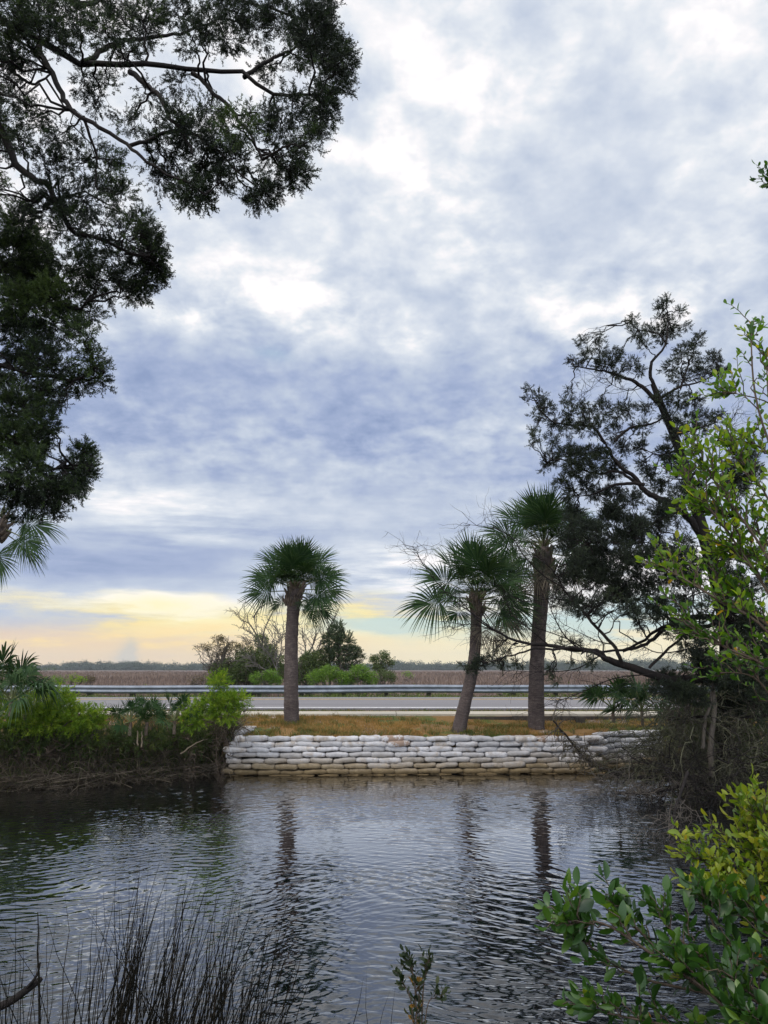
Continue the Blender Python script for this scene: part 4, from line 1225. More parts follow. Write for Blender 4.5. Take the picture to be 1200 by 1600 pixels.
far_bush("small_tree", "small thin olive tree at the right edge of the thicket before the marsh", [B(585, 1030, 12, 8, .9, 41), B(600, 1026, 12, 9, 1, 41), B(610, 1035, 9, 8, .8, 41), B(592, 1042, 16, 10, .9, 41)], gz(594, 41), 63, olive, .2, 700, cat="tree",
         trunk=([gz(594, 41), P(594, 1045, 41), P(598, 1030, 41)], .10, .03), fill=.9)
far_bush("dull_bush", "low dull olive bush at the thicket's right foot", [B(605, 1055, 13, 10, 1.1, 39), B(612, 1060, 8, 8, 1, 39)], gz(607, 39), 64, olive, .17, 700)
# scattered low bushes along the marsh edge on the left
for px, py, rx, ry, d, mt, lb in [(85, 1063, 20, 9, 34, bright_bush, "low bright green bush behind the guardrail near its left visible end"), (118, 1061, 16, 8, 35, feather, "low yellowish flowering bush behind the guardrail beside the bright green one"),
                                  (28, 1052, 30, 13, 36, olive, "green bush mass behind the left palmetto at the left edge"), (140, 1060, 10, 6, 38, brown_olive, "small brownish bush right of the yellowish bush behind the rail"),
                                  (636, 1053, 8, 5, 33.5, bright_bush, "small green plant poking up behind the guardrail left of the leaning palm"), (845, 1078, 14, 5, 33, bright_bush, "low green weedy bush under the guardrail beside the tallest palm"),
                                  (790, 1080, 16, 5, 33, bright_bush, "low green weedy bush under the guardrail left of the tallest palm")]:
    far_bush("low_bush", lb, [B(px, py, rx, ry, 1.1, d), B(px + rx * .5, py + 2, rx * .6, ry * .8, 1, d)], gz(px, d), int(px), mt, .14, 420)
for px, py, rx, ry, d in [(72, 1045.5, 22, 2.2, 420), (290, 1045, 5, 1.6, 500)]:
    far_bush("marsh_bush", "small dark clump of bushes far out in the marsh " + ("at the left" if px < 100 else "left of the mossy tree"), [B(px, py, rx, ry, 1, d)], gz(px, d), int(px) + 5, olive, 1.6, 2.2)

# the bird on the dead tree
bp = P(412.6, 942.5, D)
g = Local(bp); t = np.linspace(0, 1, 10); rb = np.array([.004, .03, .05, .058, .055, .045, .034, .036, .028, .003])
g.tube(np.stack([bp[0] - .10 + .17 * t, bp[1] + 0 * t, bp[2] + .0 + .10 * t + .03 * t ** 2], -1), rb, 10)
g.tube([bp + (.07, 0, .125), bp + (.10, 0, .122)], [.010, .001], 5)
g.tube([bp + (-.08, 0, .01), bp + (-.20, 0, -.05)], [.02, .012], 5)
g.tube([bp + (-.01, .015, .02), bp + (.0, .012, -.05)], [.005, .004], 4); g.tube([bp + (-.01, -.015, .02), bp + (.0, -.012, -.05)], [.005, .004], 4)
o = g.build("bird", plain_mat("dark_feathers", [(.3, (.012, .012, .014)), (.7, (.03, .03, .032))], 40)); o.location = bp
tag(o, "small dark bird perched on the top twig of the bare dead tree", "bird")

# ------------------------------------------------------------------ left bank
def bank(px, d, py=1150):
    p = P(px, py, d); p[2] = ground_h(p[0], d); return p


def feather_bush(label, blobs, px, d, seed, mt=feather, size=.17, per=1700, name="feathery_shrub", group=None):
    return far_bush(name, label, blobs, bank(px, d), seed, mt, size, per, sprays=SPRAYS_FINE, fill=.8, cat="shrub", stem_mat=mangrove_stem, group=group, sk=.3)


d = 15.2
feather_bush("bright feathery shrub overlapping the guardrail beside the left end of the sandbag wall", [B(343, 1066, 13, 13, 1.1, d), B(332, 1062, 7, 9, .7, d), B(358, 1095, 18, 12, 1.2, d), B(375, 1095, 12, 12, 1, d), B(340, 1100, 18, 14, 1.1, d), B(322, 1105, 16, 12, 1, d), B(350, 1118, 24, 12, .9, d)], 346, d, 71)
d = 14.4
feather_bush("yellow topped feathery shrub near the left end of the guardrail", [B(93, 1088, 15, 12, 1.1, d), B(100, 1105, 22, 14, 1, d), B(80, 1110, 20, 14, 1, d)], 94, d, 72)
feather_bush("wide green feathery shrub on the left bank below the drooping palmetto", [B(40, 1122, 36, 22, 1.1, d), B(75, 1128, 28, 20, 1.1, d), B(112, 1126, 24, 20, 1, d), B(10, 1118, 26, 24, 1, d), B(55, 1100, 24, 16, 1, d), B(130, 1118, 16, 14, 1, d)], 60, d, 73)
feather_bush("small bright tufted shrub left of the three palmettos", [B(148, 1128, 12, 14, 1.2, 14.6), B(157, 1118, 8, 10, 1, 14.6), B(140, 1138, 14, 10, 1, 14.6), B(120, 1135, 12, 12, 1, 14.6)], 148, 14.6, 74)
feather_bush("sparse green shrub between the palmettos and the tall feathery shrub", [B(300, 1112, 15, 12, .9, 15), B(312, 1122, 18, 12, .9, 15), B(295, 1128, 16, 10, .9, 15)], 305, 15, 75)
for i, (px, py, rx, ry, d, lb) in enumerate([(30, 1158, 60, 26, 14.5, "dark undergrowth bush at the far left of the bank"), (-120, 1155, 70, 34, 14.3, "dark undergrowth bush beyond the left palm's foot"), (-260, 1150, 80, 40, 14.2, "outermost dark undergrowth bush on the left bank"), (120, 1154, 50, 22, 14.7, "dark undergrowth bush under the small tufted shrub"), (210, 1152, 48, 18, 15.1, "dark undergrowth bush under the palmettos"),
                                            (290, 1152, 46, 18, 15.6, "dark undergrowth bush left of the sandbag wall"), (326, 1154, 16, 22, 16.1, "dark undergrowth bush against the sandbag wall's left corner")]):
    far_bush("undergrowth_bush", lb, [B(px, py, rx, ry, 1.1, d, rx * .6), B(px + rx * .4, py + 8, rx * .5, ry * .8, 1, d, rx * .4), B(px - rx * .4, py + 6, rx * .5, ry * .9, 1, d, rx * .4)], bank(px, d + .5), 80 + i, feather_dark, .17, 620, sprays=SPRAYS_FINE, bare=2, stem_mat=mangrove_stem, sk=.35, cat="bush", fill=.85)


def palmetto(label, px, py, d, n, seed, pet=.5, blade=.42, lo=8, hi=80, droop=.3, group="palmettos on the left bank", name="palmetto", spread=112, tilt=(0, 0)):
    r = np.random.default_rng(seed); hub = P(px, py, d); base = hub.copy(); base[2] = max(hub[2] - .35, ground_h(hub[0], hub[1]) - .1)
    root = thing(name, label, "palmetto", base, group)
    g = Local(base); g.tube(curved(base + (0, 0, .1), hub, 0, r, 6, .03)[0], np.linspace(.035, .03, 6), 8, m=0); g.build("stem", boot_mat, root)
    for k in range(n):
        el = R(hi + (lo - hi) * ((k + .5) / n) + r.normal() * 6); az = k * 2.39996 + r.random() * .5
        dd = np.array([math.cos(az) * math.cos(el) + tilt[0], math.sin(az) * math.cos(el) * .8, math.sin(el) + tilt[1]])
        g = frond(hub, dd, r.choice([-1, 1]) * R(r.uniform(20, 70)), r, pet * r.uniform(.75, 1.15), blade * r.uniform(.85, 1.1), droop * r.uniform(.6, 1.4), 26, spread, base=base)
        g.build("frond", [palm_leaf, petiole_mat], root)
    return root


palmetto("dark upright palmetto, leftmost of three on the left bank", 204, 1128, 14.7, 8, 91, .26, .30)
palmetto("green palmetto, middle of three on the left bank", 230, 1128, 14.9, 8, 92, .26, .31)
palmetto("spreading palmetto, rightmost of three on the left bank", 273, 1126, 15.0, 9, 93, .28, .33)
palmetto("large pale drooping palmetto at the left edge beside the guardrail", 18, 1096, 13.6, 12, 94, .50, .54, 5, 85, .85, "palmetto at the left edge")
palmetto("dark upright palmetto behind the drooping one at the left edge", 2, 1090, 14.6, 10, 95, .55, .6, 25, 85, .3, "palmetto at the left edge")

# dead grass that hangs over the bank into the creek
thatch = leaf_mat("dead_bank_grass", [(0, (.03, .024, .017)), (.5, (.10, .08, .056)), (.85, (.22, .18, .13)), (1, (.36, .30, .23))], .15, .9)
N = 5200; r = np.random.default_rng(33)
px = r.uniform(-60, 352, N); x0 = (px - 600) / FPX * 14.6; e = left_edge(x0)
y0 = e + r.uniform(-.15, .75, N); b = np.stack([x0, y0, ground_h(x0, y0) + r.uniform(0, .10, N)], -1)
L = r.uniform(.45, 1.15, N); az = r.normal(size=N) * .75 + math.pi * 1.28; az = np.where(r.random(N) < .25, az + .9, az)
d0 = np.stack([np.cos(az) * .7, np.sin(az) * .7, r.uniform(.35, 1.1, N)], -1)
n = 7; tt = np.linspace(0, 1, n)
path = b[:, None] + nrm(d0)[:, None] * (tt[None, :, None] * L[:, None, None]); path[..., 2] -= (tt ** 2)[None] * (L * r.uniform(.3, .85, N))[:, None]
path[..., 2] = np.maximum(path[..., 2], -.08 + .30 * r.random((N, 1)) ** 2)
g = Geo(); g.tubes(path, np.linspace(.0075, .003, n), 3, np.clip(r.beta(1.6, 2.6, N), 0, 1))
# green blades growing through it
bank_green = leaf_mat("bank_grass_blades", [(0, (.022, .042, .008)), (.5, (.065, .10, .016)), (1, (.16, .19, .036))], .3, .7)
M_ = 5200; pxg = r.uniform(-80, 352, M_); xg = (pxg - 600) / FPX * 14.7; eg = left_edge(xg); yg = eg + np.abs(r.normal(size=M_)) * .55 + .05
bg_ = np.stack([xg, yg, ground_h(xg, yg)], -1); Lg = r.uniform(.35, .85, M_); dg = nrm(np.stack([r.normal(size=M_) * .35 - .1, r.normal(size=M_) * .3 - .25, np.ones(M_)], -1))
tg_ = np.linspace(0, 1, 6); pg = bg_[:, None] + dg[:, None] * (tg_[None, :, None] * Lg[:, None, None]); pg[..., 2] -= (tg_ ** 3)[None] * (Lg * r.uniform(.1, .6, M_))[:, None]
gg = Geo(); gg.tubes(pg, np.linspace(.006, .002, 6), 3, np.clip(.45 + .25 * r.normal(size=M_), 0, 1))
tag(gg.build("bank_grass", bank_green), kind='stuff', label="tall green and olive grass on the left bank above the creek", cat="grass")
# upright dead stalks among them
N = 1500; px = r.uniform(-60, 350, N); x0 = (px - 600) / FPX * 14.8; y0 = left_edge(x0) + r.uniform(.2, 1.6, N); b = np.stack([x0, y0, ground_h(x0, y0)], -1)
e = b + np.stack([r.normal(size=N) * .22, r.normal(size=N) * .15, r.uniform(.2, .75, N)], -1)
g.tubes(curved(b, e, .0, r, 5, .04), np.linspace(.006, .0025, 5), 3, np.clip(r.beta(1.6, 2.6, N), 0, 1))
tag(g.build("dead_grass", thatch), kind='stuff', label="dead brown grass hanging over the left bank into the creek", cat="dead grass")
for i, (a_, b_, lb) in enumerate([((282, 1178), (318, 1156), "pale broken stick lying aslant on the left bank near the sandbag wall"), ((216, 1165), (214, 1142), "short pale broken stalk standing below the middle palmetto"), ((221, 1168), (222, 1143), "second short pale stalk close to the right of the first below the middle palmetto")]):
    p0, p1 = P(*a_, 14.4), P(*b_, 14.6); g = Local(p0); g.tube(curved(p0, p1, .02, r, 7, .02)[0], np.linspace(.016, .009, 7), 6); o = g.build("stick", thatch); o.location = p0; g2 = None
    tag(o, lb, "stick", "pale sticks on the left bank")

# ------------------------------------------------------------------ the cedar that hangs in from the upper left
rc = np.random.default_rng(77)


def C(px, py, rpx, d, dens=1.0, clump_tint=.4, jit=.5):
    dd = d + rc.normal() * jit
    return (P(px, py, dd), rpx * dd / FPX * 1.0, dens, clump_tint)


base = np.array([-5.3, 6.4, .5])
dl = 6.4
trunk = ([base, base + (.1, 0, 2.5), base + (.2, -.1, 5.0), base + (.45, -.1, 7.4), base + (.6, 0, 9.6)], [.24, .2, .16, .11, .05])
on = lambda z: np.array([np.interp(z, [0, 2.5, 5, 7.4, 9.6], [-5.3, -5.2, -5.1, -4.85, -4.7]), 6.4, .5 + z])
limbs = [([on(6.6), P(-60, 10, 6.4), P(0, 35, 6.3), P(60, 66, 6.2), P(130, 98, 6.1), P(200, 110, 6.0), P(290, 113, 6.0), P(380, 121, 6.0), P(450, 150, 6.0), P(495, 150, 6.0)], .042, .012),
         ([P(130, 98, 6.1), P(190, 60, 6.3), P(260, 55, 6.4), P(340, 30, 6.5)], .028, .010), ([P(380, 121, 6.0), P(425, 95, 6.1), P(470, 70, 6.2)], .022, .009),
         ([P(200, 110, 6.0), P(240, 140, 5.8), P(262, 185, 5.7), P(300, 240, 5.6)], .026, .010), ([P(300, 113, 6.0), P(335, 150, 5.9), P(380, 200, 5.8), P(410, 250, 5.7)], .022, .009),
         ([P(60, 66, 6.2), P(95, 140, 6.0), P(130, 180, 5.9), P(200, 220, 5.8), P(250, 270, 5.7), P(320, 305, 5.6)], .028, .008), ([P(200, 230, 5.8), P(270, 215, 5.9), P(330, 235, 5.9), P(400, 290, 5.8)], .018, .007),
         ([on(5.3), P(-40, 180, 6.6), P(20, 250, 6.5), P(70, 290, 6.4), P(105, 350, 6.3), P(170, 375, 6.2), P(235, 400, 6.2)], .045, .010),
         ([P(130, 180, 5.9), P(148, 240, 6.0), P(150, 290, 6.0)], .014, .007), ([on(4.5), P(-30, 430, 6.9), P(40, 460, 6.8), P(90, 480, 6.8), P(140, 470, 6.7)], .04, .009),
         ([on(3.8), P(-30, 570, 7.0), P(40, 580, 6.9), P(110, 595, 6.8), P(155, 590, 6.8)], .035, .008), ([on(3.2), P(-30, 690, 7.0), P(30, 700, 6.9), P(90, 735, 6.8), P(130, 725, 6.8)], .03, .008),
         ([on(6.2), P(-40, 90, 6.7), P(20, 120, 6.9), P(80, 115, 7.0)], .03, .01), ([on(7.5), P(60, 5, 6.8), P(150, 20, 6.9), P(250, 5, 7.0), P(380, 10, 7.0), P(470, 30, 6.8)], .04, .012)]
cl = []
for px, py, r_, dn in [  # the dense outer mass of the great limb
        (515, 70, 42, 1.6), (533, 95, 30, 1.5), (520, 125, 36, 1.5), (490, 40, 42, 1.4), (500, 8, 36, 1.3), (470, 85, 36, .9), (505, 165, 34, 1.3), (500, 195, 30, 1.1), (490, 215, 26, .8), (458, 165, 34, .8),
        (440, 25, 44, 1.0), (400, 45, 40, .8), (365, 15, 40, 1.1), (355, 62, 34, .8), (325, 30, 34, .8), (300, 60, 36, .6), (275, 20, 36, .9), (230, 20, 40, .8), (225, 55, 30, .7), (185, 15, 40, .9), (160, 45, 40, .9), (110, 20, 42, 1.0),
        (60, 20, 46, 1.1), (20, 20, 46, 1.2), (30, 70, 40, 1.1), (90, 60, 36, .9), (10, 95, 34, .9), (200, 85, 30, .7), (280, 130, 30, .5), (420, 110, 34, .5), (440, 205, 38, .7), (410, 180, 34, .6), (455, 245, 34, .6), (425, 260, 32, .6),
        (465, 278, 26, 1.4), (480, 268, 16, 1.2), (410, 305, 26, 1.3), (395, 318, 16, 1.1), (425, 300, 22, 1.1), (365, 195, 42, .7), (330, 170, 34, .5), (340, 230, 40, .9), (300, 215, 42, .9), (270, 190, 34, .8), (250, 235, 44, .8), (320, 260, 40, .9), (370, 250, 38, .7),
        (345, 285, 26, .9), (300, 300, 36, .9), (320, 318, 20, 1.3), (280, 290, 30, .8), (250, 285, 28, .6), (130, 130, 28, .6), (150, 165, 28, .5), (170, 130, 26, .5), (230, 150, 28, .4), (200, 190, 30, .5),
        # the thinner inner part and the lower left
        (50, 185, 30, 1.0), (20, 150, 28, .7), (30, 215, 26, .8), (95, 210, 30, .6), (70, 250, 36, .6), (120, 260, 42, .55), (165, 270, 40, .6), (190, 310, 34, .6), (140, 310, 44, .6), (90, 310, 40, .6), (175, 250, 26, .6), (60, 330, 38, .7), (110, 355, 40, .7), (160, 350, 34, .55), (200, 355, 28, .5)]:
    cl.append(C(px, py, r_, 6.1, dn, .30, .35))
for px, py, r_, dn, fr in [(235, 370, 26, 1.6, .5), (242, 400, 28, 1.7, .5), (235, 430, 30, 1.7, .45), (215, 455, 26, 1.4, .4), (225, 350, 24, 1.0, .4), (195, 430, 26, .9, .35), (250, 425, 18, 1.4, .5), (190, 400, 26, .7, .3), (150, 400, 32, .8, .35), (160, 440, 34, 1.1, .4), (120, 420, 40, 1.0, .4),
                           (30, 350, 44, 1.4, .8), (20, 400, 50, 1.6, .75), (60, 400, 42, 1.5, .8), (50, 450, 50, 1.6, .75), (15, 470, 46, 1.5, .7), (75, 460, 38, 1.3, .7), (30, 520, 50, 1.5, .65), (110, 470, 36, 1.1, .5), (140, 490, 26, .9, .5), (130, 520, 26, .9, .5), (90, 520, 36, 1.0, .5), (60, 560, 40, .9, .5), (20, 575, 44, 1.1, .5),
                           (140, 560, 26, .8, .6), (150, 590, 22, 1.1, .6), (155, 570, 16, .9, .6), (125, 600, 24, 1.1, .6), (95, 580, 30, .8, .5), (85, 610, 28, .9, .5), (60, 620, 30, .9, .5), (100, 630, 14, .8, .5), (30, 630, 44, 1.2, .5), (70, 660, 26, 1.4, .55), (55, 690, 32, 1.5, .5), (20, 690, 46, 1.4, .45), (40, 730, 40, 1.3, .45),
                           (130, 705, 18, 1.5, .5), (125, 730, 26, 1.6, .45), (112, 755, 28, 1.5, .4), (95, 770, 28, 1.3, .4), (70, 770, 32, 1.3, .4), (140, 735, 14, 1.3, .5), (40, 790, 34, 1.3, .4), (10, 760, 36, 1.2, .4), (85, 800, 16, 1.0, .4), (5, 640, 40, 1.2, .5)]:
    cl.append(C(px, py, r_, 6.9, dn, fr, .35))
for k in range(46):
    cl.append(C(rc.uniform(-330, -20), rc.uniform(-20, 800), rc.uniform(34, 60), 6.5, rc.uniform(.7, 1.2), .45, .6))
cedar("cedar_tree", "dark overhanging cedar reaching in from the left and top of the picture", base, trunk, limbs, cl, 78, spray=.088, per=900, mats=cedar_greener, twig_r=.0040, temps=SPRAYS_FINE, inner=1.0)

# ------------------------------------------------------------------ the cedar on the right bank
D2 = 13.2
zq = lambda zx, zy: (800 + zx / 3, 440 + zy / 3)
zr = lambda zx, zy: (800 + zx / 3, 850 + zy / 3)
b0 = P(1128, 1215, D2 + .4); b0[2] = ground_h(b0[0], b0[1])
Q = lambda l, d=D2: [P(*p, d + .15 * i * 0) for i, p in enumerate(l)]
trunk = ([b0, P(1132, 1130, D2 + .3), P(1136, 1000, D2 + .2), P(1118, 900, D2 + .1), P(1098, 830, D2), P(1063, 707, D2), P(1033, 633, D2), P(1020, 600, D2)], [.15, .14, .13, .12, .11, .08, .06, .045])
limbs = [(Q([(1020, 600), (1018, 573), (1030, 555), (1043, 537), (1047, 500), (1042, 470)]), .035, .007), (Q([(1104, 845), (1067, 793), (1030, 772), (1007, 757), (973, 723), (947, 693)]), .075, .022),
         (Q([(1033, 633), (1000, 605), (970, 590), (930, 578), (895, 572)]), .045, .008), (Q([(947, 693), (930, 670), (900, 665), (860, 655), (830, 610)]), .03, .007), (Q([(960, 690), (985, 670), (1025, 660), (1040, 645)]), .03, .012),
         (Q([(1030, 625), (1060, 605), (1090, 598), (1125, 580)]), .03, .007), (Q([(1007, 757), (960, 760), (930, 770), (905, 775)]), .035, .008), (Q([(1000, 755), (970, 735), (930, 740), (880, 720), (850, 730)]), .03, .007),
         (Q([(1050, 680), (1090, 670), (1120, 660)]), .03, .007), (Q([(1067, 793), (1010, 820), (960, 840), (920, 850)]), .03, .008), (Q([(1060, 700), (1030, 710), (1000, 700)]), .02, .006), (Q([(1043, 537), (1025, 520), (995, 515), (985, 500)]), .02, .006),
         (Q([(1063, 607), (1075, 570), (1090, 530)], D2 - .2), .02, .006),
         # the low limbs that sprawl to the left over the bank
         (Q([(1136, 1060), (1080, 1060), (1020, 1053), (967, 1037), (940, 1023), (917, 1017), (860, 1010), (800, 1000), (745, 968)], D2 - .3), .085, .012),
         (Q([(863, 890), (885, 920), (910, 950), (957, 1007), (973, 1040)], D2 - .35)[::-1], .035, .010), (Q([(973, 1018), (1013, 1000), (1053, 973), (1100, 963), (1140, 965)], D2 - .1)[::-1], .06, .02),
         (Q([(1015, 1045), (1053, 1005), (1080, 980), (1110, 968)], D2 - .5), .025, .01), (Q([(950, 1030), (900, 1013), (850, 1014), (800, 1020), (760, 1035)], D2 - .5), .03, .007),
         (Q([(1133, 975), (1090, 985), (1040, 985), (985, 1010), (905, 1015), (850, 1005)], D2 + .1), .04, .01)]
cl = []
for zx, zy, r_ in [(710, 110, 38), (725, 80, 20), (790, 140, 30), (740, 200, 50), (690, 130, 26), (700, 180, 36), (560, 200, 34), (570, 170, 20), (590, 240, 44), (640, 230, 38), (700, 260, 46), (620, 300, 34), (760, 240, 34), (820, 210, 22), (320, 290, 30), (325, 265, 16), (350, 350, 44), (280, 370, 26),
                   (310, 400, 24), (420, 310, 42), (408, 260, 20), (440, 380, 56), (480, 340, 40), (510, 345, 24), (500, 430, 40), (560, 390, 40), (600, 420, 32), (400, 390, 34), (870, 290, 38), (885, 255, 20), (820, 320, 48), (790, 330, 30), (750, 400, 48), (840, 390, 54), (940, 350, 34), (955, 375, 46), (960, 420, 42), (1000, 425, 22), (880, 440, 48), (780, 450, 50),
                   (75, 500, 24), (70, 555, 20), (130, 540, 38), (170, 590, 46), (255, 560, 30), (268, 515, 22), (130, 620, 46), (200, 650, 50), (280, 620, 48), (340, 585, 30), (350, 620, 48), (430, 600, 48), (420, 570, 26), (500, 620, 50), (540, 600, 42), (340, 690, 58), (420, 680, 50), (480, 720, 54), (120, 720, 36), (95, 700, 20), (90, 765, 14), (190, 740, 40), (250, 690, 48),
                   (180, 830, 44), (150, 880, 22), (250, 810, 50), (300, 820, 58), (360, 800, 50), (420, 830, 58), (480, 880, 58), (280, 880, 58), (350, 890, 58), (230, 950, 36), (270, 1000, 46), (400, 1000, 46), (480, 1000, 56), (560, 1020, 54), (350, 960, 44), (700, 560, 46), (780, 560, 56), (850, 560, 56), (820, 650, 56), (900, 640, 54), (970, 625, 30), (960, 660, 34), (740, 640, 54), (620, 600, 40), (610, 690, 46),
                   (780, 720, 60), (880, 700, 44), (640, 900, 40), (610, 860, 30), (680, 960, 50), (760, 850, 56), (720, 800, 50), (800, 900, 60), (1060, 890, 76), (1100, 830, 56), (1050, 960, 76), (1130, 900, 60), (520, 780, 40), (600, 780, 40), (450, 1100, 56), (350, 1150, 56), (400, 1250, 62), (500, 1200, 56), (600, 1150, 54), (500, 1300, 62), (380, 1330, 50), (620, 1300, 54), (700, 1250, 50), (700, 1080, 50), (280, 1080, 40), (780, 1000, 60), (850, 980, 50)]:
    px, py = zq(zx, zy); cl.append(C(px, py, r_ / 3, D2, (1.0 if zy < 760 else 1.6), .42, .45))
for zx, zy, r_, dn in [(400, 80, 70, 1.1), (450, 150, 70, 1.1), (500, 230, 54, 1.0), (560, 100, 66, 1), (600, 180, 60, .9), (380, 180, 54, .9), (420, 260, 46, .8), (650, 60, 60, .9), (330, 60, 40, .7), (540, 300, 40, .5), (700, 640, 56, 1.1), (760, 650, 56, 1.1), (800, 690, 60, 1.1), (860, 720, 56, 1), (900, 560, 66, 1), (1000, 640, 60, 1.1), (1080, 660, 60, 1.1), (1150, 540, 66, 1.1), (1150, 400, 80, 1.0), (1080, 400, 60, .9),
                       (940, 640, 46, 1), (820, 500, 40, .7), (1120, 720, 70, 1.2), (1170, 640, 60, 1.2), (1030, 560, 50, .8), (680, 680, 40, .9), (230, 470, 24, .6), (300, 470, 28, .6), (280, 560, 14, .7), (370, 560, 26, 1.0), (200, 230, 30, .5), (270, 300, 24, .5), (-150, 560, 36, 1.4), (-190, 590, 24, 1.2), (-110, 540, 24, 1.0), (-70, 560, 22, .7), (-40, 570, 26, .9), (-80, 500, 18, .7), (-30, 520, 22, .7), (20, 560, 26, .8), (180, 600, 26, .8), (200, 640, 22, .7), (-230, 570, 16, .7)]:
    px, py = zr(zx, zy); cl.append(C(px, py, r_ / 3, D2 - .3, dn * 1.5, .40, .35))
for k in range(150):
    px, py = rc.uniform(930, 1215), rc.uniform(850, 1135)
    if (px - 900) / 260 < rc.random() * 1.1 or (py > 985 and px < 1040): continue
    cl.append(C(px, py, rc.uniform(11, 22), D2 - .2, rc.uniform(.7, 1.5), .40, .5))
for k in range(64):
    cl.append(C(rc.uniform(872, 1075), rc.uniform(790, 965), rc.uniform(12, 20), D2 + .1, rc.uniform(.6, 1.2), .40, .5))
dead = [(Q([(905, 1015), (880, 990), (862, 955), (855, 930)], D2 - .3), .014), (Q([(860, 1010), (830, 985), (800, 960), (790, 930)], D2 - .4), .012), (Q([(800, 1000), (770, 985), (735, 975), (700, 985)], D2 - .3), .012), (Q([(780, 990), (740, 960), (700, 930), (660, 880), (650, 855)], D2 - .5), .012), (Q([(745, 968), (720, 940), (690, 920)], D2 - .2), .010),
        (Q([(840, 1005), (810, 1010), (780, 1000), (750, 1010)], D2 - .6), .010), (Q([(917, 1017), (890, 1000), (850, 985), (815, 975)], D2 - .2), .014), (Q([(900, 940), (860, 935), (820, 940), (790, 925)], D2 - .4), .010), (Q([(885, 920), (850, 900), (820, 870), (800, 840), (770, 825), (735, 820)], D2 - .5), .012), (Q([(863, 890), (840, 870), (815, 855)], D2 - .3), .010),
        (Q([(957, 1007), (930, 1000), (880, 975)], D2 - .4), .012), (Q([(1053, 973), (1020, 950), (990, 935), (960, 930)], D2 - .2), .016), (Q([(1013, 1000), (990, 960), (985, 920)], D2 - .3), .012), (Q([(940, 1023), (900, 1045), (850, 1050), (800, 1048)], D2 - .5), .012), (Q([(1020, 1053), (960, 1060), (900, 1085), (860, 1100)], D2 - .6), .012),
        (Q([(1120, 690), (1135, 670), (1150, 645)], D2), .014), (Q([(1070, 690), (1110, 700), (1130, 680), (1150, 660)], D2), .016), (Q([(1136, 990), (1090, 1010), (1030, 1020), (990, 1000)], D2 - .4), .018), (Q([(1080, 980), (1060, 950), (1050, 920)], D2 - .4), .012), (Q([(940, 690), (900, 640), (940, 590)], D2 + .2), .008), (Q([(1020, 600), (985, 610), (955, 600), (940, 580)], D2 - .2), .008)]
cedar("cedar_tree", "ragged leaning cedar with bare lower limbs standing on the right bank", b0, trunk, limbs, cl, 79, spray=.098, per=560, mats=cedar_green, twig_r=.0042, temps=SPRAYS_FINE, inner=.5, dead_limbs=dead)

# ------------------------------------------------------------------ dead brush and palmettos on the right bank
rb = np.random.default_rng(41)


mossy_twig = bark_mat("mossy_grey_twigs", (.030, .032, .018), (.10, .098, .062), 30, .3)


def brush(label, centers, seed, n=60, mat_=None, name="dead_brush", spread=.8, droop=.5):
    r = np.random.default_rng(seed); pts = np.array([P(px, py, d) for px, py, d, s_ in centers]); base = pts.mean(0); base[2] = max(.0, min(base[2], .3))
    root = thing(name, label, "brush", base); g = Local(base)
    for (px, py, d, s_), c in zip(centers, pts):
        m = int(n * s_ * .62)
        a = c + r.normal(size=(m, 3)) * .30 * s_; dd = rdirs(m, r); dd[:, 0] -= .5; dd[:, 2] *= .7
        e = a + nrm(dd) * r.uniform(.4, 1.3, (m, 1)) * spread; e[:, 2] -= droop * r.random(m) * .5
        p = curved(a, e, .12, r, 8, .05); p[..., 2] = np.maximum(p[..., 2], -.05); g.tubes(p, np.linspace(.009, .003, 8) * r.uniform(.5, 1.4, (m, 1)), 4)
        k = r.integers(0, m, m * 5); f = r.integers(2, 8, m * 5)
        e2 = p[k, f] + rdirs(m * 5, r) * r.uniform(.1, .42, (m * 5, 1)); q = curved(p[k, f], e2, .06, r, 5, .07); q[..., 2] = np.maximum(q[..., 2], -.03)
        g.tubes(q, np.linspace(.0038, .0015, 5), 3)
    g.build("twigs", mat_ or mossy_twig, root); return root


brush("tangled grey dead brush hanging over the water at the right end of the sandbag wall", [(1030, 1150, 13.7, .8), (1075, 1140, 13.4, 1.0), (1115, 1150, 13.4, 1.2), (1170, 1130, 13.2, 1.3), (1050, 1190, 13.3, 1.1), (1110, 1200, 13.2, 1.2), (1170, 1200, 13.0, 1.2), (1030, 1195, 13.6, .6)], 141, 85)
brush("darker broken brush trailing into the creek below the right cedar", [(1070, 1230, 12.6, .9), (1120, 1235, 12.4, 1.0), (1180, 1225, 12.2, 1.0), (1040, 1215, 13.0, .8)], 142, 70, cedar_bark)
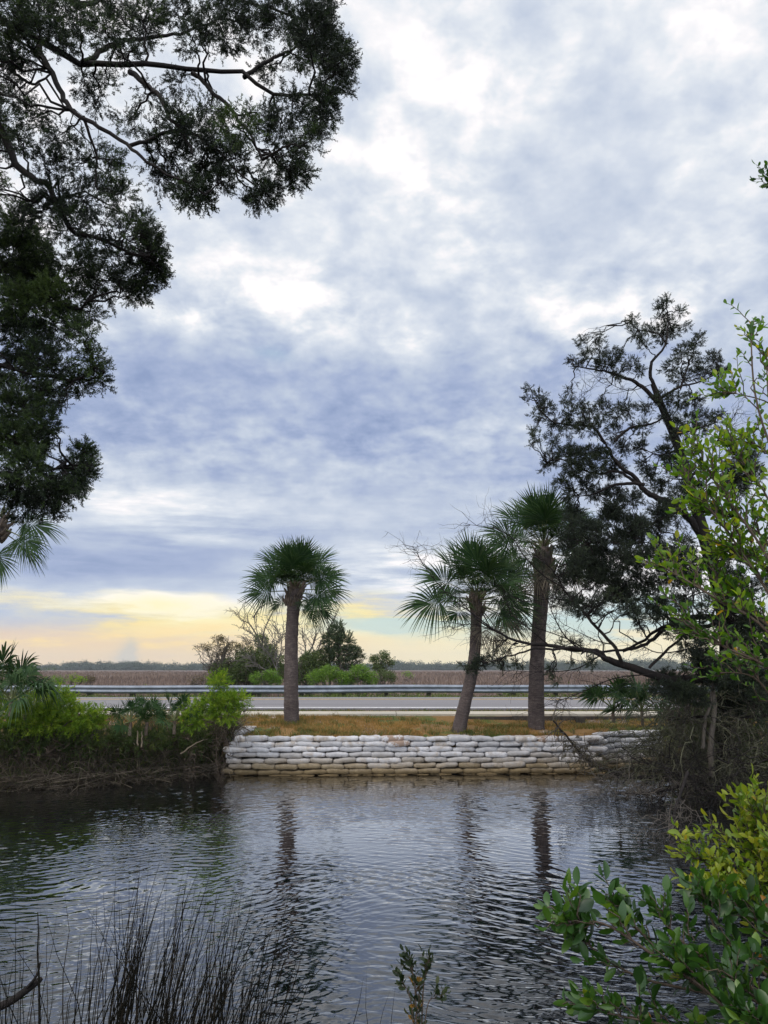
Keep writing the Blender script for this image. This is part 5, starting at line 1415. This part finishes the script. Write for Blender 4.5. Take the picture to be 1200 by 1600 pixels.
# a fallen branch leaning across the wall into the water
def fallen(label, pts, r0, seed, tuft=0):
    r = np.random.default_rng(seed); root = thing("fallen_branch", label, "branch", pts[0]); p = bez(pts, 30); p += np.cumsum(r.normal(size=p.shape), 0) * .006
    g = Local(pts[0]); g.tube(p, np.linspace(r0, r0 * .35, 30), 7); g.build("limb", cedar_bark, root)
    g = Local(pts[0]); n = 54; k = r.integers(4, 30, n); e = p[k] + rdirs(n, r) * r.uniform(.15, .6, (n, 1)); tw = curved(p[k], e, .04, r, 6, .06); g.tubes(tw, np.linspace(r0 * .28, .003, 6), 4)
    kk = r.integers(0, n, n * 4); f = r.integers(1, 6, n * 4); g.tubes(curved(tw[kk, f], tw[kk, f] + rdirs(n * 4, r) * r.uniform(.08, .3, (n * 4, 1)), .03, r, 4, .06), np.linspace(.004, .0018, 4), 3); g.build("twigs", dead_twig, root)
    if tuft:
        g = Local(pts[0]); kk = r.integers(0, n, tuft); q = tw[kk, 4] * .5 + p[18] * .5 + r.normal(size=(tuft, 3)) * .10
        scatter_mix(g, SPRAYS, q, rdirs(tuft, r), .13 * r.uniform(.6, 1.2, tuft), .2, r); g.build("foliage", brown_olive, root)


fallen("fallen cedar branch slanting down across the sandbag wall into the water", [P(1035, 1214, 13.5), P(985, 1212, 13.8), P(938, 1200, 14.2), P(908, 1178, 14.4), P(885, 1150, 14.5), P(860, 1124, 14.6)], .042, 143, 120)
fallen("long dark broken limb lying low over the creek surface right of the wall", [P(1090, 1222, 12.8), P(1050, 1232, 12.7), P(1010, 1236, 12.6), P(965, 1232, 12.6)], .03, 144)
fallen("bare crooked branch hanging down to the water beside the yellow green bush", [P(1075, 1205, 11.0), P(1058, 1260, 10.6), P(1050, 1310, 10.2), P(1030, 1350, 9.9), P(1022, 1375, 9.7)], .022, 145)
g = Local((0, 0, 0)); p0 = P(1200, 1118, 12.9); p1 = P(1075, 1119, 13.1)
fallen("pale grey limb lying level through the brush on the right bank", [p0, P(1150, 1117, 13.0), p1, P(1040, 1122, 13.2)], .03, 146)
for k, (pts, rr_) in enumerate([([(1112, 1213), (1110, 1150), (1116, 1100), (1118, 1060), (1140, 1000)], .05), ([(1098, 1170), (1100, 1130), (1112, 1095), (1120, 1062)], .032)]):
    q = [P(*p, 12.8) for p in pts]; root = thing("dead_snag", ["pale leaning dead stem in front of the right cedar's trunk, reaching the water", "thinner pale dead stem joining the thicker one left of the right cedar's trunk"][k], "dead stem", q[0])
    g = Local(q[0]); g.tube(bez(q, 24) + np.cumsum(rb.normal(size=(24, 3)), 0) * .008, np.linspace(rr_, rr_ * .6, 24), 8); g.build("stem", dead_twig, root)
palmetto("palmetto with a dark fan spread against the road beyond the wall's right end", 958, 1108, 15.6, 8, 96, .42, .44, 10, 75, .4, "palmettos on the right bank")
palmetto("larger palmetto in the brush beyond the wall's right end", 1003, 1112, 15.4, 12, 97, .40, .50, 0, 80, .5, "palmettos on the right bank")
for i, (px, py, rx, ry, d, lb) in enumerate([(1150, 1110, 70, 40, 14.5, "dark leafy bush behind the right cedar's trunk"), (1200, 1170, 60, 40, 13.6, "dark leafy bush at the right edge of the far bank"), (1090, 1140, 44, 30, 15.4, "dull bush behind the dead brush at the right"), (1080, 1085, 40, 26, 16.5, "dull bush by the road behind the right cedar"), (1330, 1150, 80, 46, 13.6, "wide dull bush on the right bank outside the cedar"), (1480, 1130, 80, 50, 14.2, "outermost dull bush on the right bank")]):
    far_bush("undergrowth_bush", lb, [B(px, py, rx, ry, 1.0, d, rx * .6), B(px + rx * .4, py + 8, rx * .5, ry * .8, 1, d, rx * .4), B(px - rx * .4, py + 6, rx * .5, ry * .9, 1, d, rx * .4)], bank(px, d), 170 + i, feather_dark, .17, 420, sprays=SPRAYS_FINE, bare=6, stem_mat=dead_twig, cat="bush", fill=.85)

# ------------------------------------------------------------------ leafy shrubs close to the camera on the right
dn = 3.7
bs = np.array([2.75, 3.9, .35])
S = lambda l, d=dn: [bs] + [P(*p, d + .10 * i - .15) for i, p in enumerate(l)]
stems = [(S([(1300, 1200), (1240, 1000), (1150, 850), (1062, 735)]), 1.0, .014, .5, .22), (S([(1310, 1150), (1215, 900), (1130, 770), (1085, 700)]), 1.0, .012, .55, .22), (S([(1320, 1100), (1240, 800), (1185, 640), (1174, 540), (1178, 500)], 3.5), .16, .010, .35, .55),
         (S([(1310, 1100), (1250, 900), (1195, 770), (1140, 700)]), 1.0, .012, .6, .22), (S([(1300, 1200), (1210, 1000), (1110, 930), (1035, 885)]), 1.0, .012, .55, .22), (S([(1290, 1230), (1215, 1060), (1130, 1010), (1055, 965)]), .8, .012, .3, .22),
         (S([(1330, 1000), (1260, 760), (1205, 640), (1198, 550)], 3.4), .3, .010, .5, .55), (S([(1310, 1100), (1230, 900), (1170, 820), (1100, 800)], 3.9), 1.2, .012, .5, .22), (S([(1310, 1150), (1250, 950), (1190, 880), (1130, 860)], 3.9), 1.2, .012, .55, .22), (S([(1300, 1200), (1240, 1030), (1180, 960), (1110, 900)], 4.0), 1.2, .012, .35, .22),
         (S([(1310, 1100), (1260, 860), (1210, 720), (1165, 690)], 3.8), .8, .010, .6, .22), (S([(1300, 1250), (1230, 1130), (1180, 1060), (1120, 1050)], 4.1), .8, .010, .25, .22), (S([(1320, 1050), (1270, 800), (1225, 650), (1150, 615), (1128, 620)], 3.7), .35, .008, .5, .62),
         (S([(1400, 1000), (1420, 600), (1350, 400), (1290, 318), (1208, 284)], 4.0), .5, .010, .08, .90)]
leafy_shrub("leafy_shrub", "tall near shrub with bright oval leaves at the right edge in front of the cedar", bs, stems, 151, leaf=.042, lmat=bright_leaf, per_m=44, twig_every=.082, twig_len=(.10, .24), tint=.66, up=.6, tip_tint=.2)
by = np.array([2.55, 4.3, .15])
S = lambda l, d=4.0: [by] + [P(*p, d + .05 * i - .1) for i, p in enumerate(l)]
stems = [(S([(1268, 1465), (1168, 1385), (1078, 1335)]), 1.2), (S([(1288, 1445), (1198, 1355), (1128, 1310)]), 1.2), (S([(1298, 1445), (1218, 1335), (1168, 1290)]), 1.2), (S([(1318, 1425), (1258, 1325), (1208, 1285)]), 1.1), (S([(1298, 1495), (1208, 1425), (1128, 1375)]), 1.2), (S([(1308, 1495), (1238, 1415), (1188, 1365)], 3.8), 1.2),
         (S([(1308, 1525), (1218, 1465), (1148, 1425), (1103, 1395)], 3.8), 1.0), (S([(1318, 1445), (1248, 1375), (1218, 1335)], 3.7), 1.1)]
stems += [(S([(1260, 1500), (1200, 1450), (1140, 1420)], 3.9), 1.0), (S([(1270, 1480), (1220, 1440), (1185, 1400)], 3.8), 1.1), (S([(1250, 1500), (1180, 1440), (1105, 1400)], 4.0), .9), (S([(1300, 1420), (1220, 1330), (1175, 1265)], 3.9), 1.1)]
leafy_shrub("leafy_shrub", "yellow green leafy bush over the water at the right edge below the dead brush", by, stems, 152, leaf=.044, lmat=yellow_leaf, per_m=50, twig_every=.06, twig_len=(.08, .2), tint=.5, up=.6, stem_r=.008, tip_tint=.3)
bm = np.array([2.0, 2.9, .25])
S = lambda l, d=3.0: [bm] + [P(*p, d + .04 * i - .08) for i, p in enumerate(l)]
stems = [(S([(1242, 1638), (1132, 1568), (1022, 1493), (942, 1443), (884, 1443)]), 1.25, .010), (S([(1252, 1658), (1132, 1618), (1022, 1598), (922, 1578)]), 1.1, .009), (S([(1242, 1598), (1132, 1518), (1062, 1468), (1027, 1423)]), 1.2, .009), (S([(1262, 1598), (1182, 1508), (1122, 1458), (1102, 1398)]), 1.2, .009),
         (S([(1272, 1598), (1222, 1498), (1182, 1438), (1142, 1418)]), 1.2, .009), (S([(1292, 1578), (1252, 1488), (1222, 1418)], 3.1), 1.2, .009), (S([(1242, 1678), (1142, 1658), (1052, 1638), (992, 1623)]), 1.2, .009), (S([(1262, 1658), (1162, 1598), (1092, 1538), (1042, 1508)], 2.9), 1.2, .009), (S([(1272, 1658), (1202, 1578), (1142, 1528)], 2.8), 1.2, .009),
         (S([(1302, 1638), (1242, 1568), (1202, 1498)], 2.8), 1.2, .009), (S([(1292, 1688), (1222, 1638), (1162, 1598)], 2.7), 1.1, .009), (S([(1242, 1618), (1122, 1558), (1002, 1528), (922, 1478), (892, 1418)], 3.1), .8, .008), (S([(1262, 1638), (1172, 1558), (1082, 1518), (1002, 1458), (962, 1413)], 3.1), .9, .009)]
leafy_shrub("leafy_shrub", "dark green round leaved bush with a few orange leaves in the lower right corner", bm, stems, 153, leaf=.060, lmat=mangrove_leaf, per_m=44, twig_every=.09, twig_len=(.06, .15), tint=.32, up=.5, stem_r=.008, tip_tint=.12)
b_s = P(655, 1640, 3.6); b_s[2] = -.05
S = lambda l: [b_s] + [P(*p, 3.6) for p in l]
leafy_shrub("seedling_shrub", "small leafy seedling with orange leaves standing in the water at the bottom middle", b_s, [(S([(650, 1570), (640, 1500)]), 1.0, .005), (S([(660, 1570), (672, 1495)]), 1.0, .005), (S([(645, 1590), (628, 1530)]), .9, .004), (S([(665, 1590), (690, 1560)]), .7, .004, .3), (S([(655, 1600), (655, 1530)]), .6, .004, .93)], 154, leaf=.031, lmat=dull_leaf, per_m=48, twig_every=.07, twig_len=(.03, .07), tint=.12, stem_r=.005)

# ------------------------------------------------------------------ rushes at the lower left
rush_mat = plain_mat("dark_rush_blades", [(.3, (.004, .004, .003)), (.7, (.011, .010, .007))], 30, .8, .05, 3, .05)
rush_dead = plain_mat("grey_dead_rush", [(.3, (.012, .010, .008)), (.7, (.035, .028, .02))], 30, .8, .05, 3, .05)


def rush_clump(label, px0, px1, n, tips, seed, dd=3.3, lean=(10, 80)):
    r = np.random.default_rng(seed); c = P((px0 + px1) / 2, 1650, dd); c[2] = -.05; root = thing("rush_clump", label, "rushes", c, "rush clumps in the near water")
    for nm, m_, share in (("blades", rush_mat, .82), ("dead_blades", rush_dead, .18)):
        m = int(n * share); bx = r.normal(size=m) * (px1 - px0) * .27 + (px0 + px1) / 2; d = dd + r.normal(size=m) * .16
        b = np.array([P(q, 1650, w) for q, w in zip(bx, d)]); b[:, 2] = -.05
        ty = r.uniform(*tips, m); ty = np.where(r.random(m) < .4, ty + r.uniform(40, 150, m), ty)
        tx = bx + r.normal(size=m) * 26 + r.uniform(*lean, m) * (1 if nm == "blades" else .4); wild = r.random(m) < .10; tx = np.where(wild, bx + r.normal(size=m) * 130, tx)
        e = np.array([P(a_, b_, w + s_) for a_, b_, w, s_ in zip(tx, ty, d, r.normal(size=m) * .15)])
        p = curved(b, e, .0, r, 9, .006); bend = (e - b); bend[:, 2] = 0
        t = np.linspace(0, 1, 9); p += bend[:, None] * (t ** 2 - t)[None, :, None] * r.uniform(.3, 1.5, (m, 1, 1))
        g = Local(c); g.tubes(p, np.array([1, 1, .98, .95, .9, .8, .65, .42, .08]) * .0024 * r.uniform(.75, 1.3, (m, 1)), 4); g.build(nm, m_, root)


rush_clump("tallest dense clump of dark rushes rising from the lower left water", 110, 290, 190, (1330, 1500), 161, 3.3, (20, 130))
rush_clump("sparse rushes at the far left bottom corner round the broken driftwood", -30, 110, 44, (1400, 1560), 162, 3.25, (-30, 40))
rush_clump("slanting rush clump right of the tallest clump", 240, 380, 110, (1370, 1520), 163, 3.4, (20, 120))
rush_clump("sparse short rushes leaning right at the outer edge of the rushes", 330, 430, 34, (1430, 1560), 165, 3.45, (10, 80))
rush_clump("few thin single rush stems left of the seedling", 520, 610, 9, (1490, 1570), 164, 3.5, (0, 25))
p0, p1 = P(-60, 1600, 3.25), P(66, 1528, 3.35)
g = Local(p0); q = bez([p0, P(10, 1568, 3.3), P(40, 1548, 3.32), p1], 16); g.tube(q, np.interp(np.linspace(0, 1, 16), [0, .6, .95, 1], [.016, .014, .012, .007]), 9)
g.tube(bez([q[9], q[9] + (.05, 0, .06), q[9] + (.06, .0, .11)], 6), np.linspace(.007, .003, 6), 5)
o = g.build("driftwood", cedar_bark); o.location = p0; tag(o, "dark broken driftwood stick poking in among the rushes at the lower left", "driftwood")
p0, p1 = P(62, 1660, 3.2), P(59, 1425, 3.25); g = Local(p0); g.tube(curved(p0, p1, 0, rb, 8, .006)[0], np.linspace(.0065, .002, 8), 6); o = g.build("dead_stalk", rush_mat); o.location = p0
tag(o, "single thick upright dead stalk beside the driftwood at the lower left", "stalk")

# ------------------------------------------------------------------ the air: a thin haze over the marsh
if HAZE > 0:
    g = Geo(); g.box((-2300, -80, -2), (2300, 2050, 40)); hz = g.build("haze", [], smooth_=False)
    m = bpy.data.materials.new("thin_haze"); m.use_nodes = True; t = m.node_tree; t.nodes.clear()
    o_ = t.nodes.new('ShaderNodeOutputMaterial'); vp = t.nodes.new('ShaderNodeVolumePrincipled'); vp.inputs['Density'].default_value = HAZE; vp.inputs['Color'].default_value = (.80, .86, .93, 1); vp.inputs['Anisotropy'].default_value = .2
    t.links.new(vp.outputs[0], o_.inputs['Volume']); hz.data.materials.append(m); hz['kind'] = 'stuff'; hz['label'] = "thin bluish haze over the far marsh"; hz['category'] = "haze"
